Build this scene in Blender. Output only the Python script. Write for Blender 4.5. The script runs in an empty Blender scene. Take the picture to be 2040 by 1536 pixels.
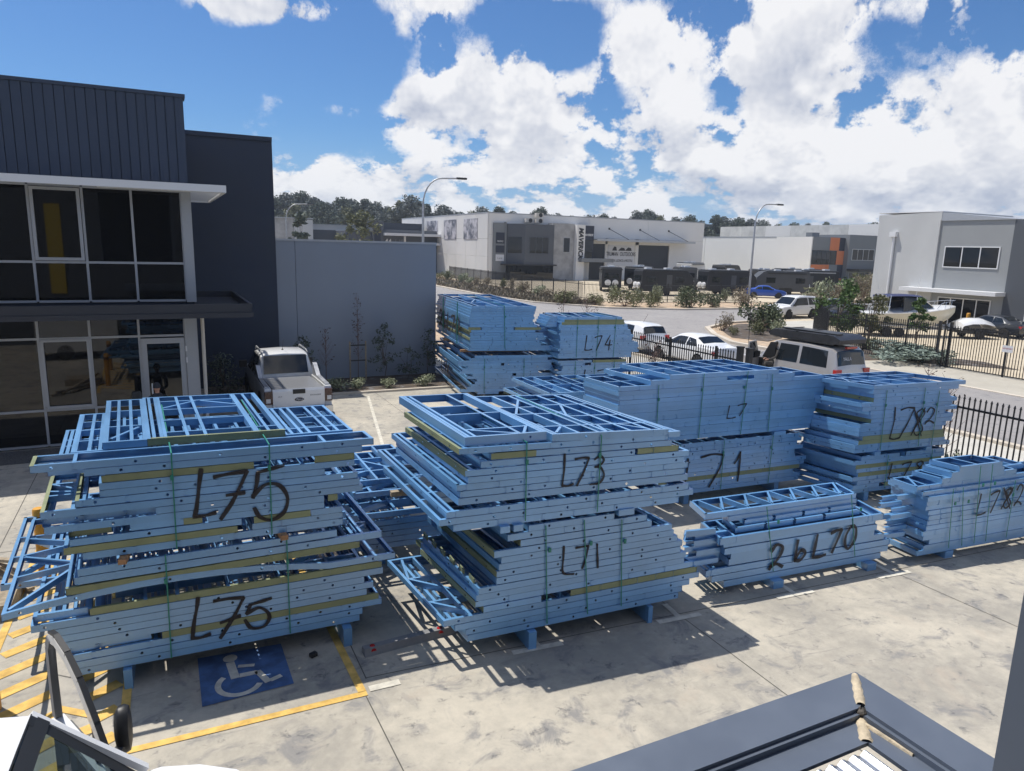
import bpy, math, random
from mathutils import Vector, Matrix
R = math.radians
scn = bpy.context.scene
col = scn.collection
# ------------------------------------------------------------------ camera
cam = bpy.data.objects.new('camera', bpy.data.cameras.new('camera'))
col.objects.link(cam)
cr, cu, cf = Vector((.8975, -.4402, .0252)), Vector((.0625, .1836, .981)), Vector((.4365, .8789, -.1923))
m3 = Matrix((cr, cu, -cf)).transposed()
cam.matrix_world = Matrix.Translation((0, 0, 5.2)) @ m3.to_4x4()
cam.data.sensor_width = 36
cam.data.lens = 1413.2/2040*36
cam.data.clip_start, cam.data.clip_end = .05, 3000
scn.camera = cam
# ------------------------------------------------------------------ sun, sky, exposure
SUN = Vector((-.27, .37, 1)).normalized()
sun = bpy.data.objects.new('sun', bpy.data.lights.new('sun', 'SUN'))
col.objects.link(sun)
sun.data.energy, sun.data.angle, sun.data.color = 4.7, R(.5), (1, .95, .87)
sun.rotation_euler = SUN.to_track_quat('Z', 'Y').to_euler()
scn.view_settings.view_transform = 'Standard'
scn.view_settings.look = 'None'
scn.view_settings.gamma = 1
scn.view_settings.use_curve_mapping = False
scn.view_settings.exposure = 0.0
scn.cycles.use_denoising = True
scn.cycles.max_bounces = 7
scn.cycles.diffuse_bounces = 3
scn.cycles.glossy_bounces = 3
scn.cycles.transparent_max_bounces = 10
scn.cycles.use_adaptive_sampling = True
scn.cycles.adaptive_threshold = .02
scn.cycles.caustics_reflective = False
world = bpy.data.worlds.new('World')
scn.world = world
world.use_nodes = True


class NG:
    """small helper to write node trees"""
    def __init__(s, tree):
        s.t = tree; s.n = tree.nodes; s.l = tree.links
    def node(s, typ, ins=None, **kw):
        n = s.n.new(typ)
        for k, v in kw.items(): setattr(n, k, v)
        for k, v in (ins or {}).items():
            if isinstance(v, bpy.types.NodeSocket): s.l.new(v, n.inputs[k])
            else: n.inputs[k].default_value = v
        return n
    def math(s, op, a, b=0., c=0., clamp=False):
        n = s.node('ShaderNodeMath', {0: a, 1: b, 2: c}, operation=op, use_clamp=clamp); return n.outputs[0]
    def vmath(s, op, a, b=(0, 0, 0)):
        n = s.node('ShaderNodeVectorMath', {0: a, 1: b}, operation=op)
        return n.outputs['Value'] if op in ('DOT_PRODUCT', 'LENGTH', 'DISTANCE') else n.outputs[0]
    def noise(s, vec, scale, detail=4, rough=.55, dist=0., out=0):
        n = s.node('ShaderNodeTexNoise', {'Scale': scale, 'Detail': detail, 'Roughness': rough, 'Distortion': dist})
        if vec is not None: s.l.new(vec, n.inputs['Vector'])
        return n.outputs[out]
    def ramp(s, fac, a, b, lo=0., hi=1., smooth=True):
        n = s.node('ShaderNodeMapRange', {'Value': fac, 'From Min': a, 'From Max': b, 'To Min': lo, 'To Max': hi})
        n.interpolation_type = 'SMOOTHSTEP' if smooth else 'LINEAR'
        return n.outputs[0]
    def mix(s, fac, a, b, blend='MIX'):
        n = s.node('ShaderNodeMix', data_type='RGBA', blend_type=blend)
        for i, v in ((0, fac), (6, a), (7, b)):
            if isinstance(v, bpy.types.NodeSocket): s.l.new(v, n.inputs[i])
            else: n.inputs[i].default_value = (*v, 1) if i > 0 and len(v) == 3 else v
        return n.outputs[2]


def make_sky():
    g = NG(world.node_tree); g.n.clear()
    sky = g.node('ShaderNodeTexSky', sky_type='NISHITA', sun_disc=False, altitude=20, air_density=1.0, dust_density=.4, ozone_density=2.5)
    sky.sun_elevation = math.asin(SUN.z)
    sky.sun_rotation = math.atan2(SUN.x, SUN.y)
    tc = g.node('ShaderNodeTexCoord')
    d = tc.outputs['Generated']
    sx = g.node('ShaderNodeSeparateXYZ', {0: d})
    x, y, z = sx.outputs
    az = g.math('ARCTAN2', x, y)
    el = g.math('ARCSINE', z)
    blue = g.mix(g.ramp(el, R(-1), R(9), .85, 0), g.vmath('MULTIPLY', sky.outputs[0], (.64, .97, 1.36)), (4.3, 6.5, 10.0))
    sa, ca = g.math('SINE', az), g.math('COSINE', az)

    def dens(dz, detail):     # heaps of cumulus, squashed towards the horizon
        ez = g.math('ADD', el, dz)
        zz = g.math('LOGARITHM', g.math('ADD', g.math('MAXIMUM', ez, -.02), .10), 2.718)
        v = g.node('ShaderNodeCombineXYZ', {0: g.math('MULTIPLY', sa, 5.2), 1: g.math('MULTIPLY', ca, 5.2), 2: g.math('MULTIPLY', zz, 1.75)}).outputs[0]
        big = g.noise(v, .62, 2, .5)
        mid = g.noise(v, 1.7, detail, .62)
        bil = g.math('ABSOLUTE', g.math('SUBTRACT', g.noise(v, 3.4, max(2, detail-4), .6), .5))
        return g.math('SUBTRACT', g.math('ADD', g.math('MULTIPLY', big, .75), g.math('MULTIPLY', mid, 1.75)), g.math('MULTIPLY', bil, .55))
    n0 = dens(0.0, 9)
    n1 = dens(.030, 4)
    # how much of the sky is covered, by direction
    def bump(azd, eld, wa, we, amp):
        a = g.math('DIVIDE', g.math('SUBTRACT', az, R(azd)), R(wa)); e = g.math('DIVIDE', g.math('SUBTRACT', el, R(eld)), R(we))
        q = g.math('ADD', g.math('MULTIPLY', a, a), g.math('MULTIPLY', e, e))
        return g.math('MULTIPLY', g.math('EXPONENT', g.math('MULTIPLY', q, -1.0)), amp)
    cov = g.ramp(el, R(2.8), R(7.5), .31, .06)
    for b in CLOUDS:
        cov = g.math('ADD', cov, bump(*b))
    dd = g.math('ADD', n0, cov)
    alpha = g.ramp(dd, 1.285, 1.44)
    thick = g.ramp(dd, 1.40, 1.95)
    lit = g.math('MULTIPLY_ADD', g.math('SUBTRACT', n0, n1), 2.4, .88)
    lit = g.math('SUBTRACT', lit, g.math('MULTIPLY', thick, .46), clamp=True)
    ccol = g.mix(lit, (5.6, 6.2, 7.7), (11.8, 11.8, 12.0))
    ccol = g.mix(g.ramp(el, R(0), R(7), .30, 0), ccol, (8.4, 9.4, 11.0))
    out = g.mix(g.math('MULTIPLY', alpha, .96), blue, ccol)
    bg = g.node('ShaderNodeBackground', {'Color': out, 'Strength': SKY_STRENGTH})
    g.node('ShaderNodeOutputWorld', {'Surface': bg.outputs[0]})
    world.cycles.sampling_method = 'MANUAL'; world.cycles.sample_map_resolution = 512


HAZE = .00042
SKY_STRENGTH = .080
CLOUDS = [  # azimuth from +Y, elevation, half-widths (degrees), amount
    (25.5, 12.0, 3.4, 2.4, .30), (21.5, 11.0, 3.0, 1.6, .20), (18.8, 9.8, 2.6, 1.6, .22), (13.4, 9.7, 1.9, .9, .26), (30, 10.5, 3.5, 2.5, .16), (36, 15.0, 3.6, 2.6, .26), (43.5, 13, 5.5, 3.0, .22), (51.5, 10.5, 7, 4.0, .22),
    (59, 9, 6, 4.0, .22), (51, 16.2, 6, 1.3, .24), (8.4, 15.6, 5.2, 1.1, .34), (20.8, 17.2, 1.7, 1.0, .32), (36, 7.2, 13, 2.8, .24), (25, 8.0, 4, 2.4, .16), (24, 5.2, 5, 1.8, .14), (11.7, 6.0, 1.0, .5, .14),
    (-2.6, 11.5, 7, 4.5, -.40), (13.8, 13.0, 4.5, 1.7, -.36), (11, 8.0, 3.2, 1.4, -.24), (30.0, 14.6, 2.4, 1.8, -.30), (33.2, 11.6, 1.5, 1.1, -.16), (41.2, 11.0, 1.4, 1.0, -.08), (56, 13, 4, 1.4, -.05), (27, 16.2, 4, 1.4, -.30), (15.5, 15.5, 1.2, 1, -.2), (3, 17.5, 8, 1.0, -.2), (17, 6.6, 2.5, .7, -.12)]
make_sky()

# ------------------------------------------------------------------ materials
MATS = {}


def mat(name, base, rough=.6, metal=0., vary=.0, vscale=3., bump=0., bscale=40., spec=None, obj_rand=0., coat=0., tint=None, ior=None, alpha=None):
    if name in MATS: return MATS[name]
    m = bpy.data.materials.new(name); m.use_nodes = True
    g = NG(m.node_tree); b = g.n['Principled BSDF']
    b.inputs['Roughness'].default_value = rough; b.inputs['Metallic'].default_value = metal
    if spec is not None: b.inputs['Specular IOR Level'].default_value = spec
    if ior: b.inputs['IOR'].default_value = ior
    if coat: b.inputs['Coat Weight'].default_value = coat; b.inputs['Coat Roughness'].default_value = .05
    c = (*base, 1)
    src = None
    if vary or bump:
        tc = g.node('ShaderNodeTexCoord'); vec = tc.outputs['Object']
    if vary:
        f = g.noise(vec, vscale, 6, .6)
        lo = tuple(v*(1-vary) for v in base); hi = tuple(min(1, v*(1+vary)) for v in base)
        if tint: lo = tuple(v*(1-vary)*t for v, t in zip(base, tint))
        src = g.mix(g.ramp(f, .3, .7), lo, hi)
        g.l.new(g.ramp(f, .3, .7, rough*.85, min(1, rough*1.15)), b.inputs['Roughness'])
    if obj_rand:
        oi = g.node('ShaderNodeObjectInfo')
        k = g.ramp(oi.outputs['Random'], 0, 1, 1-obj_rand, 1+obj_rand, False)
        n = g.node('ShaderNodeVectorMath', operation='SCALE')
        if src is not None: g.l.new(src, n.inputs[0])
        else: n.inputs[0].default_value = base
        g.l.new(k, n.inputs['Scale']); src = n.outputs[0]
    if src is not None: g.l.new(src, b.inputs['Base Color'])
    else: b.inputs['Base Color'].default_value = c
    if bump:
        bn = g.node('ShaderNodeBump', {'Strength': bump, 'Distance': .01, 'Height': g.noise(vec, bscale, 5, .6)})
        g.l.new(bn.outputs[0], b.inputs['Normal'])
    MATS[name] = m
    return m


BLUE = mat('blue_steel', (.128, .335, .62), .42, .15, .10, 1.1, 0, spec=.5, obj_rand=.10)
bp = BLUE.node_tree.nodes['Principled BSDF']; bp.inputs['Coat Weight'].default_value = 1.0; bp.inputs['Coat IOR'].default_value = 1.85; bp.inputs['Coat Roughness'].default_value = .32
OLIVE = mat('olive_steel', (.235, .265, .15), .5, .1, .12, 2.0, obj_rand=.08)
TIMBER = mat('timber', (.40, .22, .11), .8, 0, .3, 9, .3, 60)
TIMBER2 = mat('grey_timber', (.33, .27, .19), .85, 0, .3, 9, .3, 60)
STRAP = mat('green_strap', (.015, .20, .15), .45)
DARKWALL = mat('dark_render', (.030, .041, .068), .75, 0, .14, .5, .15, 30)
CLAD = mat('dark_cladding', (.034, .049, .082), .5, .1, .06, .6, obj_rand=.05)
GREYWALL = mat('grey_render', (.27, .305, .36), .85, 0, .05, .35, .1, 25)
GREYWALL2 = mat('pale_render', (.52, .53, .53), .85, 0, .05, .35)
WHITEWALL = mat('white_render', (.74, .735, .72), .85, 0, .04, .12)
PINKWALL = mat('panel_render', (.66, .65, .64), .85, 0, .05, .15)
MIDGREY = mat('mid_grey_render', (.19, .205, .22), .8, 0, .06, .3)
MIDGREY2 = mat('slate_grey_render', (.085, .095, .112), .8, 0, .06, .3)
CONCPANEL = mat('raw_concrete_panel', (.36, .36, .36), .85, 0, .22, .8)
CONCOLD = mat('weathered_concrete', (.60, .60, .58), .9, 0, .16, .35)
ORANGE = mat('orange_panel', (.62, .19, .07), .7, 0, .04, .4)
ALU = mat('powdercoat_silver', (.40, .42, .45), .45, .25)
WHITEPAINT = mat('white_paint', (.72, .73, .74), .5)
CREAM = mat('cream_paint', (.62, .58, .52), .5)
BLACK = mat('black_powdercoat', (.012, .013, .016), .5, .1)
RUBBER = mat('rubber', (.018, .018, .019), .85)
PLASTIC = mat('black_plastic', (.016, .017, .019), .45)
GLASS = mat('dark_glass', (.004, .005, .007), .02, 0, spec=.5, ior=1.5)
CARGLASS = mat('car_glass', (.010, .013, .016), .03, 0, spec=.5, ior=1.6)
CARWHITE = mat('car_white', (.76, .77, .78), .3, 0, coat=.8)
CARSILVER = mat('car_silver', (.50, .48, .47), .32, .45, coat=.8)
CARBLUE = mat('car_blue', (.012, .07, .38), .3, .25, coat=.8)
CARDARK = mat('car_dark', (.02, .025, .035), .3, .2, coat=.8)
CARAVAN = mat('caravan_charcoal', (.011, .013, .018), .45, .1, .12, 1.2)
CARAVANG = mat('caravan_grey', (.07, .076, .085), .5, .1, .1, 1.2)
CHROME = mat('bright_metal', (.62, .63, .65), .22, .9)
GALV = mat('galvanised', (.42, .43, .45), .45, .7, .15, 4)
REDLAMP = mat('red_lamp', (.42, .012, .012), .2, 0, coat=.6)
CLEARLAMP = mat('clear_lamp', (.6, .62, .64), .15, 0, coat=.6)
YELLOW = mat('yellow_bollard_paint', (.62, .30, .035), .5, 0, .1, 3)
LINEYEL = mat('yellow_line_paint', (.66, .43, .12), .8, 0, .25, 5, tint=(1, .95, .8))
LINEWHT = mat('white_line_paint', (.58, .55, .47), .85, 0, .2, 6)
BLUEPAINT = mat('blue_bay_paint', (.062, .125, .275), .8, 0, .3, 5)
SKIN = mat('skin', (.45, .25, .18), .6)
CLOTH = mat('dark_cloth', (.022, .026, .035), .9, 0, .2, 20)
CLOTH2 = mat('work_cloth', (.06, .055, .05), .9, 0, .2, 20)
HAIR = mat('dark_hair', (.02, .016, .013), .7)
CANVAS = mat('navy_canvas', (.03, .04, .11), .85, 0, .1, 6)
HULL = mat('boat_hull', (.62, .58, .46), .35, 0, .04, 2, coat=.4)
SEALANT = mat('sealant', (.50, .42, .30), .7, 0, .2, 25, .6, 60)
FLASH = mat('grey_flashing', (.12, .145, .19), .45, .2, .06, 3)
ZINC = mat('zincalume_sheet', (.62, .64, .66), .25, .9, .08, 6)
SIGNBLUE = mat('sign_blue', (.018, .024, .045), .6)
SIGNWHITE = mat('sign_white', (.62, .63, .66), .6)
TEXTBLK = mat('sign_black', (.02, .02, .022), .6)
BARK = mat('bark', (.13, .105, .085), .9, 0, .3, 8)
TWIG = mat('twig', (.16, .10, .085), .9)


def leafmat(name, a, b):
    m = bpy.data.materials.new(name); m.use_nodes = True
    g = NG(m.node_tree); bs = g.n['Principled BSDF']
    geo = g.node('ShaderNodeNewGeometry')
    oi = g.node('ShaderNodeObjectInfo')
    f = g.math('FRACT', g.math('ADD', geo.outputs['Random Per Island'], g.math('MULTIPLY', oi.outputs['Random'], .37)))
    g.l.new(g.mix(f, a, b), bs.inputs['Base Color'])
    bs.inputs['Roughness'].default_value = .6; bs.inputs['Specular IOR Level'].default_value = .25
    MATS[name] = m
    return m


LEAFFAR = leafmat('gum_leaf', (.085, .105, .10), (.19, .21, .19))  # grey-green gum leaf, paled and blued to imitate distance haze
LEAFDK = leafmat('dark_leaf', (.055, .078, .064), (.125, .15, .115))
LEAFGR = leafmat('green_leaf', (.035, .075, .018), (.10, .16, .045))
LEAFGY = leafmat('silver_leaf', (.14, .18, .15), (.27, .33, .28))
LEAFOL = leafmat('olive_leaf', (.085, .10, .04), (.20, .20, .10))
LEAFTAN = leafmat('dry_leaf', (.15, .12, .08), (.30, .26, .18))
LEAFRED = leafmat('bronze_leaf', (.06, .04, .035), (.13, .08, .07))
LEAFPALE = leafmat('pale_leaf', (.16, .19, .11), (.38, .40, .27))


# ------------------------------------------------------------------ mesh builder
class MB:
    def __init__(s): s.v = []; s.f = []; s.m = []
    def face(s, pts, m=0):
        i = len(s.v); s.v.extend(tuple(p) for p in pts); s.f.append(tuple(range(i, i+len(pts)))); s.m.append(m)
    def grid(s, rows, m=0, close=False):
        i = len(s.v); nr, nc = len(rows), len(rows[0])
        for r in rows: s.v.extend(tuple(p) for p in r)
        for a in range(nr-1):
            for b in range(nc if close else nc-1):
                b2 = (b+1) % nc
                s.f.append((i+a*nc+b, i+a*nc+b2, i+(a+1)*nc+b2, i+(a+1)*nc+b)); s.m.append(m)
    def hexa(s, p, m=0):      # 8 points: 4 bottom ccw, 4 top ccw
        i = len(s.v); s.v.extend(tuple(q) for q in p)
        for f in ((3, 2, 1, 0), (4, 5, 6, 7), (0, 1, 5, 4), (1, 2, 6, 5), (2, 3, 7, 6), (3, 0, 4, 7)):
            s.f.append(tuple(i+k for k in f)); s.m.append(m)
        return s
    def box(s, x0, x1, y0, y1, z0, z1, m=0):
        return s.hexa([(x0, y0, z0), (x1, y0, z0), (x1, y1, z0), (x0, y1, z0), (x0, y0, z1), (x1, y0, z1), (x1, y1, z1), (x0, y1, z1)], m)
    def beam(s, a, b, w, h, m=0, up=(0, 0, 1)):    # bar between two points
        a, b = Vector(a), Vector(b); d = (b-a).normalized(); up = Vector(up)
        if abs(d.dot(up)) > .99: up = Vector((0, 1, 0))
        sd = d.cross(up).normalized()*w/2; u = sd.cross(d).normalized()*h/2
        return s.hexa([a-sd-u, a+sd-u, b+sd-u, b-sd-u, a-sd+u, a+sd+u, b+sd+u, b-sd+u], m)
    def prism(s, out, axis, a, b, m=0):            # 2-D outline extruded along an axis
        def P(p, t):
            return {'x': (t, p[0], p[1]), 'y': (p[0], t, p[1]), 'z': (p[0], p[1], t)}[axis]
        i = len(s.v); n = len(out)
        s.v.extend(P(p, a) for p in out); s.v.extend(P(p, b) for p in out)
        s.f.append(tuple(range(i+n-1, i-1, -1))); s.m.append(m)
        s.f.append(tuple(range(i+n, i+2*n))); s.m.append(m)
        for k in range(n):
            k2 = (k+1) % n; s.f.append((i+k, i+k2, i+n+k2, i+n+k)); s.m.append(m)
        return s
    def tube(s, pts, r, n=8, m=0, cap=True):
        pts = [Vector(p) for p in pts]; rr = r if isinstance(r, (list, tuple)) else [r]*len(pts)
        rows = []; ref = None
        for k, p in enumerate(pts):
            d = (pts[min(k+1, len(pts)-1)]-pts[max(k-1, 0)]).normalized()
            if ref is None:
                ref = d.cross(Vector((0, 0, 1)));
                if ref.length < .05: ref = Vector((1, 0, 0))
            ref = (ref-d*ref.dot(d)).normalized(); o = d.cross(ref)
            rows.append([p+(ref*math.cos(2*math.pi*q/n)+o*math.sin(2*math.pi*q/n))*rr[k] for q in range(n)])
        s.grid(rows, m, True)
        if cap: s.face(rows[0][::-1], m); s.face(rows[-1], m)
        return s
    def lathe(s, prof, c, axis='z', n=20, m=0):     # prof: (radius, height)
        rows = []
        for r, h in prof:
            row = []
            for q in range(n):
                a = 2*math.pi*q/n; u, w = r*math.cos(a), r*math.sin(a)
                row.append({'z': (c[0]+u, c[1]+w, c[2]+h), 'y': (c[0]+u, c[1]+h, c[2]+w), 'x': (c[0]+h, c[1]+u, c[2]+w)}[axis])
            rows.append(row)
        s.grid(rows, m, True)
        if prof[0][0] > 1e-4: s.face(rows[0][::-1], m)
        if prof[-1][0] > 1e-4: s.face(rows[-1], m)
        return s
    def mesh(s, name, mats, smooth=None):
        me = bpy.data.meshes.new(name); me.from_pydata(s.v, [], s.f)
        for x in (mats if isinstance(mats, (list, tuple)) else [mats]): me.materials.append(x)
        if any(s.m): me.polygons.foreach_set('material_index', s.m)
        if smooth is not None:
            import bmesh
            bm = bmesh.new(); bm.from_mesh(me); bmesh.ops.remove_doubles(bm, verts=bm.verts, dist=1e-4); bmesh.ops.recalc_face_normals(bm, faces=bm.faces); bm.to_mesh(me); bm.free()
            me.shade_smooth(); me.set_sharp_from_angle(angle=R(smooth))
        me.update(); return me
    def build(s, name, mats, parent=None, loc=(0, 0, 0), rotz=0., smooth=None):
        return link(name, s.mesh(name, mats, smooth), parent, loc, rotz)


def link(name, data, parent=None, loc=(0, 0, 0), rotz=0.):
    o = bpy.data.objects.new(name, data); col.objects.link(o)
    o.location = loc; o.rotation_euler = (0, 0, rotz)
    if parent is not None: o.parent = parent
    return o


def tag(o, label=None, cat=None, group=None, kind=None):
    if label: o['label'] = label
    if cat: o['category'] = cat
    if group: o['group'] = group
    if kind: o['kind'] = kind
    return o


def thing(name, label, cat, loc=(0, 0, 0), rotz=0., group=None):
    return tag(link(name, None, None, loc, rotz), label, cat, group)


KIDS = {}


def copy_tree(o, parent=None):
    c = o.copy(); col.objects.link(c); c.parent = parent
    for ch in list(o.children): copy_tree(ch, c)
    return c


def clone(o, label, loc, rotz=0., scale=None):
    c = copy_tree(o); c.location = loc; c.rotation_euler = (0, 0, rotz)
    if scale: c.scale = scale if isinstance(scale, tuple) else (scale,)*3
    if label: c['label'] = label
    return c


def text(name, body, mtl, size, parent, loc, rot, extrude=.002, sx=1., shear=0., align='CENTER', offset=0.):
    cu_ = bpy.data.curves.new(name, 'FONT'); cu_.body = body; cu_.size = size; cu_.extrude = extrude; cu_.shear = shear
    cu_.align_x = align; cu_.align_y = 'CENTER'; cu_.offset = offset; cu_.materials.append(mtl)
    t = bpy.data.objects.new('temporary', cu_); me = bpy.data.meshes.new_from_object(t); bpy.data.objects.remove(t); bpy.data.curves.remove(cu_)
    me.name = name
    o = link(name, me, parent, loc); o.rotation_euler = rot; o.scale = (sx, 1, 1)
    return o
# ------------------------------------------------------------------ ground materials
def groundmat(name, lo, hi, stain=None, s1=.35, s2=6., bump=.2, rough=.9, dark=0., marks=0.):
    m = bpy.data.materials.new(name); m.use_nodes = True
    g = NG(m.node_tree); b = g.n['Principled BSDF']
    tc = g.node('ShaderNodeTexCoord'); v = tc.outputs['Object']
    n1 = g.noise(v, s1, 7, .62, .4); n2 = g.noise(v, s2, 6, .7)
    f = g.math('ADD', g.math('MULTIPLY', n1, .65), g.math('MULTIPLY', n2, .35))
    c = g.mix(g.ramp(f, .34, .66), lo, hi)
    if stain:
        n3 = g.noise(g.vmath('ADD', v, (13, 7, 0)), 1.1, 8, .68, .9)
        c = g.mix(g.ramp(n3, .56, .74, 0, .75), c, stain)
        n6 = g.noise(g.vmath('ADD', v, (41, 17, 0)), 1.9, 9, .66, .7)
        c = g.mix(g.ramp(n6, .51, .68, 0, .8), c, (.20, .198, .20))
        n7 = g.noise(g.vmath('ADD', v, (3, 77, 0)), 5.5, 7, .7, .5)
        c = g.mix(g.math('MULTIPLY', g.ramp(n7, .55, .66), g.ramp(n6, .44, .58, 0, .75)), c, (.12, .12, .125))
    if marks:   # scuffs and tyre rubber: stretched blotches
        mp = g.node('ShaderNodeMapping', {'Vector': v, 'Scale': (1.1, 5.0, 1), 'Rotation': (0, 0, .5)})
        n4 = g.noise(mp.outputs[0], 1.0, 6, .75, .6); n5 = g.noise(g.vmath('ADD', v, (4, 31, 0)), .5, 4, .5)
        k = g.math('MULTIPLY', g.ramp(n4, .56, .72), g.ramp(n5, .45, .62))
        c = g.mix(g.math('MULTIPLY', k, marks), c, (.16, .165, .17))
        vo = g.node('ShaderNodeTexVoronoi', {'Vector': g.vmath('ADD', v, g.vmath('SCALE', g.noise(v, 3, 3, .5, 0, 1), (0, 0, 0))), 'Scale': 1.35, 'Randomness': 1.0}, feature='F1')
        spot = g.ramp(vo.outputs['Distance'], .10, .17, 1, 0)
        keep = g.ramp(g.noise(v, .8, 2), .52, .6)
        brk = g.ramp(g.noise(v, 22, 4, .7), .38, .55)
        c = g.mix(g.math('MULTIPLY', g.math('MULTIPLY', spot, keep), g.math('MULTIPLY', brk, .55)), c, (.13, .135, .14))
    g.l.new(c, b.inputs['Base Color'])
    g.l.new(g.ramp(n1, .3, .7, rough-.15, rough), b.inputs['Roughness'])
    bn = g.node('ShaderNodeBump', {'Strength': bump, 'Distance': .008, 'Height': g.noise(v, s2*9, 5, .7)})
    g.l.new(bn.outputs[0], b.inputs['Normal'])
    MATS[name] = m
    return m


M_CONC = groundmat('yard_concrete_mat', (.31, .29, .25), (.52, .475, .39), (.43, .37, .30), .5, 5, .25, marks=.8)
M_CONC2 = groundmat('path_concrete_mat', (.46, .44, .39), (.56, .54, .49), None, .6, 6, .2)
M_CONC3 = groundmat('crossover_mat', (.40, .37, .31), (.48, .45, .38), None, .5, 4, .2)
M_ASPH = groundmat('asphalt_mat', (.265, .25, .245), (.325, .31, .30), (.22, .21, .205), .25, 14, .3)
M_SAND = groundmat('sand_mat', (.42, .30, .19), (.56, .43, .30), (.26, .20, .14), .8, 7, .5)
M_MULCH = groundmat('mulch_mat', (.045, .035, .028), (.12, .09, .065), (.2, .15, .1), 2.5, 22, 1.0)
M_PAVER = groundmat('tan_paving_mat', (.50, .42, .30), (.60, .52, .39), None, .7, 8, .3)
M_DIRT = groundmat('land_mat', (.20, .19, .13), (.32, .29, .21), (.12, .13, .07), .03, 1.2, .3)
M_PEB = groundmat('pebble_mat', (.05, .05, .05), (.20, .195, .19), None, 30, 60, 1.0)
M_KERB = groundmat('kerb_mat', (.50, .44, .36), (.62, .56, .47), None, .8, 9, .2)
M_JOINT = mat('joint_dark', (.10, .095, .085), .95)


def sheet(name, pts, z, m):
    b = MB(); b.face([(x, y, z) for x, y in pts]); return tag(b.build(name, m), kind='structure')


big = 720
sheet('ground', [(-big, -big), (big, -big), (big, big), (-big, big)], -.03, M_DIRT)
YARD = [(-40, -3), (16.75, -3), (16.75, 31), (9.95, 31), (9.95, 24.15), (2.2, 24.35), (2.2, 26.8), (-40, 26.8)]
sheet('yard_pavement', YARD, 0, M_CONC)
sheet('mulch_bed_ground', [(1.2, 24.35), (9.95, 24.15), (9.95, 27.0), (1.2, 27.0)], .05, M_MULCH)
sheet('pebble_strip_ground', [(-14, 19.0), (2.0, 19.0), (2.0, 20.2), (-14, 20.2)], .004, M_PEB)
sheet('side_verge_ground', [(9.95, 31), (16.75, 31), (16.75, 140), (9.95, 140)], -.006, M_SAND)
sheet('footpath', [(16.75, -30), (21.15, -30), (21.15, 140), (16.75, 140)], .012, M_CONC2)
ROAD = [(21.4, -40), (29.5, -40), (29.5, 31), (31.2, 34.5), (33.5, 37.8), (37.8, 40.2), (44, 40.9), (140, 42), (140, 51), (51, 50), (42, 50.3), (35.7, 53), (31.8, 60), (30.6, 68), (31.5, 86), (33, 140), (21.4, 140)]
sheet('road', ROAD, -.012, M_ASPH)
sheet('crossover_pavement', [(29.75, 10), (34.1, 10), (34.1, 23.2), (29.75, 24.2)], .016, M_CONC3)
sheet('verge_ground', [(29.7, -40), (33.7, -40), (33.7, 28), (40.4, 34.7), (48, 36), (120, 36), (120, 41.6), (44, 40.8), (37.8, 40.0), (33.7, 37.6), (31.4, 34.3), (29.7, 31)], -.002, M_SAND)
sheet('verge_path', [(42.5, 40.0), (46.8, 40.2), (41.2, 35.4), (36.6, 30.4), (33.4, 27.2), (31.0, 27.4), (35.0, 31.6), (39.5, 36.4)], .010, M_CONC2)
sheet('verge_bed_ground', [(31.6, 33.2), (34.1, 37.0), (37.9, 39.4), (41.2, 39.6), (38.2, 36.2), (34.6, 32.0), (32.4, 31.0)], .014, M_MULCH)
sheet('neighbour_yard_pavement', [(34.0, -20), (60, -20), (54, 45), (46, 44), (40.5, 34.6), (34.0, 27.8)], .006, M_PAVER)
sheet('garden_bed_ground', [(29.9, 24.4), (33.7, 23.4), (36.6, 19.2), (37.6, 21.5), (36.5, 25.5), (38.6, 30.5), (33.8, 27.9), (31, 27.2)], .02, M_MULCH)
sheet('north_verge_ground', [(51, 50.2), (42, 50.5), (35.9, 53.2), (32.0, 60), (30.8, 68), (31.7, 86), (33.2, 140), (43, 140), (41, 98), (38.7, 62), (40.5, 59.6), (52, 57.6), (58, 56.3), (75, 54), (75, 50.5)], -.004, M_SAND)
sheet('north_bed_ground', [(31.4, 69), (31.9, 61), (34.3, 56.6), (37.5, 56.5), (38.4, 61.8), (40.7, 97), (35, 118)], .008, M_MULCH)
sheet('caravan_yard_pavement', [(38.9, 62), (40.8, 59.8), (52, 57.8), (90, 52), (112, 60), (112, 103.4), (41.2, 103.4)], .0, M_PAVER)


def kerb(name, pts, w=.26, h=.1):
    b = MB(); n = len(pts); L, Rr = [], []
    for i, p in enumerate(pts):
        a, c = Vector(pts[max(i-1, 0)]), Vector(pts[min(i+1, n-1)]); d = (c-a).normalized(); q = Vector((-d.y, d.x))*w/2
        L.append(Vector(p)+q); Rr.append(Vector(p)-q)
    b.grid([[(*l, -.02), (*l, h), (*r, h), (*r, -.02)] for l, r in zip(L, Rr)])
    return tag(b.build(name, M_KERB), kind='structure')


kerb('kerb', [(21.28, -30), (21.28, 140)])
kerb('kerb', [(29.62, -40), (29.62, 9.6)], h=.1); kerb('kerb', [(29.62, 9.6), (29.62, 24.2)], h=.02)
kerb('kerb', [(29.62, 24.2), (29.62, 31), (31.3, 34.4), (33.6, 37.7), (37.8, 40.1), (41.8, 40.6)], .34, .13)
kerb('kerb', [(47.5, 41.0), (120, 41.8)])
kerb('kerb', [(120, 50.8), (58, 50.2)], .3, .12); kerb('kerb', [(51, 50.1), (42, 50.4), (35.8, 53.1), (31.9, 60), (30.7, 68), (31.6, 86), (33.1, 140)], .34, .12)
kerb('bed_kerb', [(1.2, 24.33), (9.95, 24.13), (9.95, 27)], .14, .07)


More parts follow.
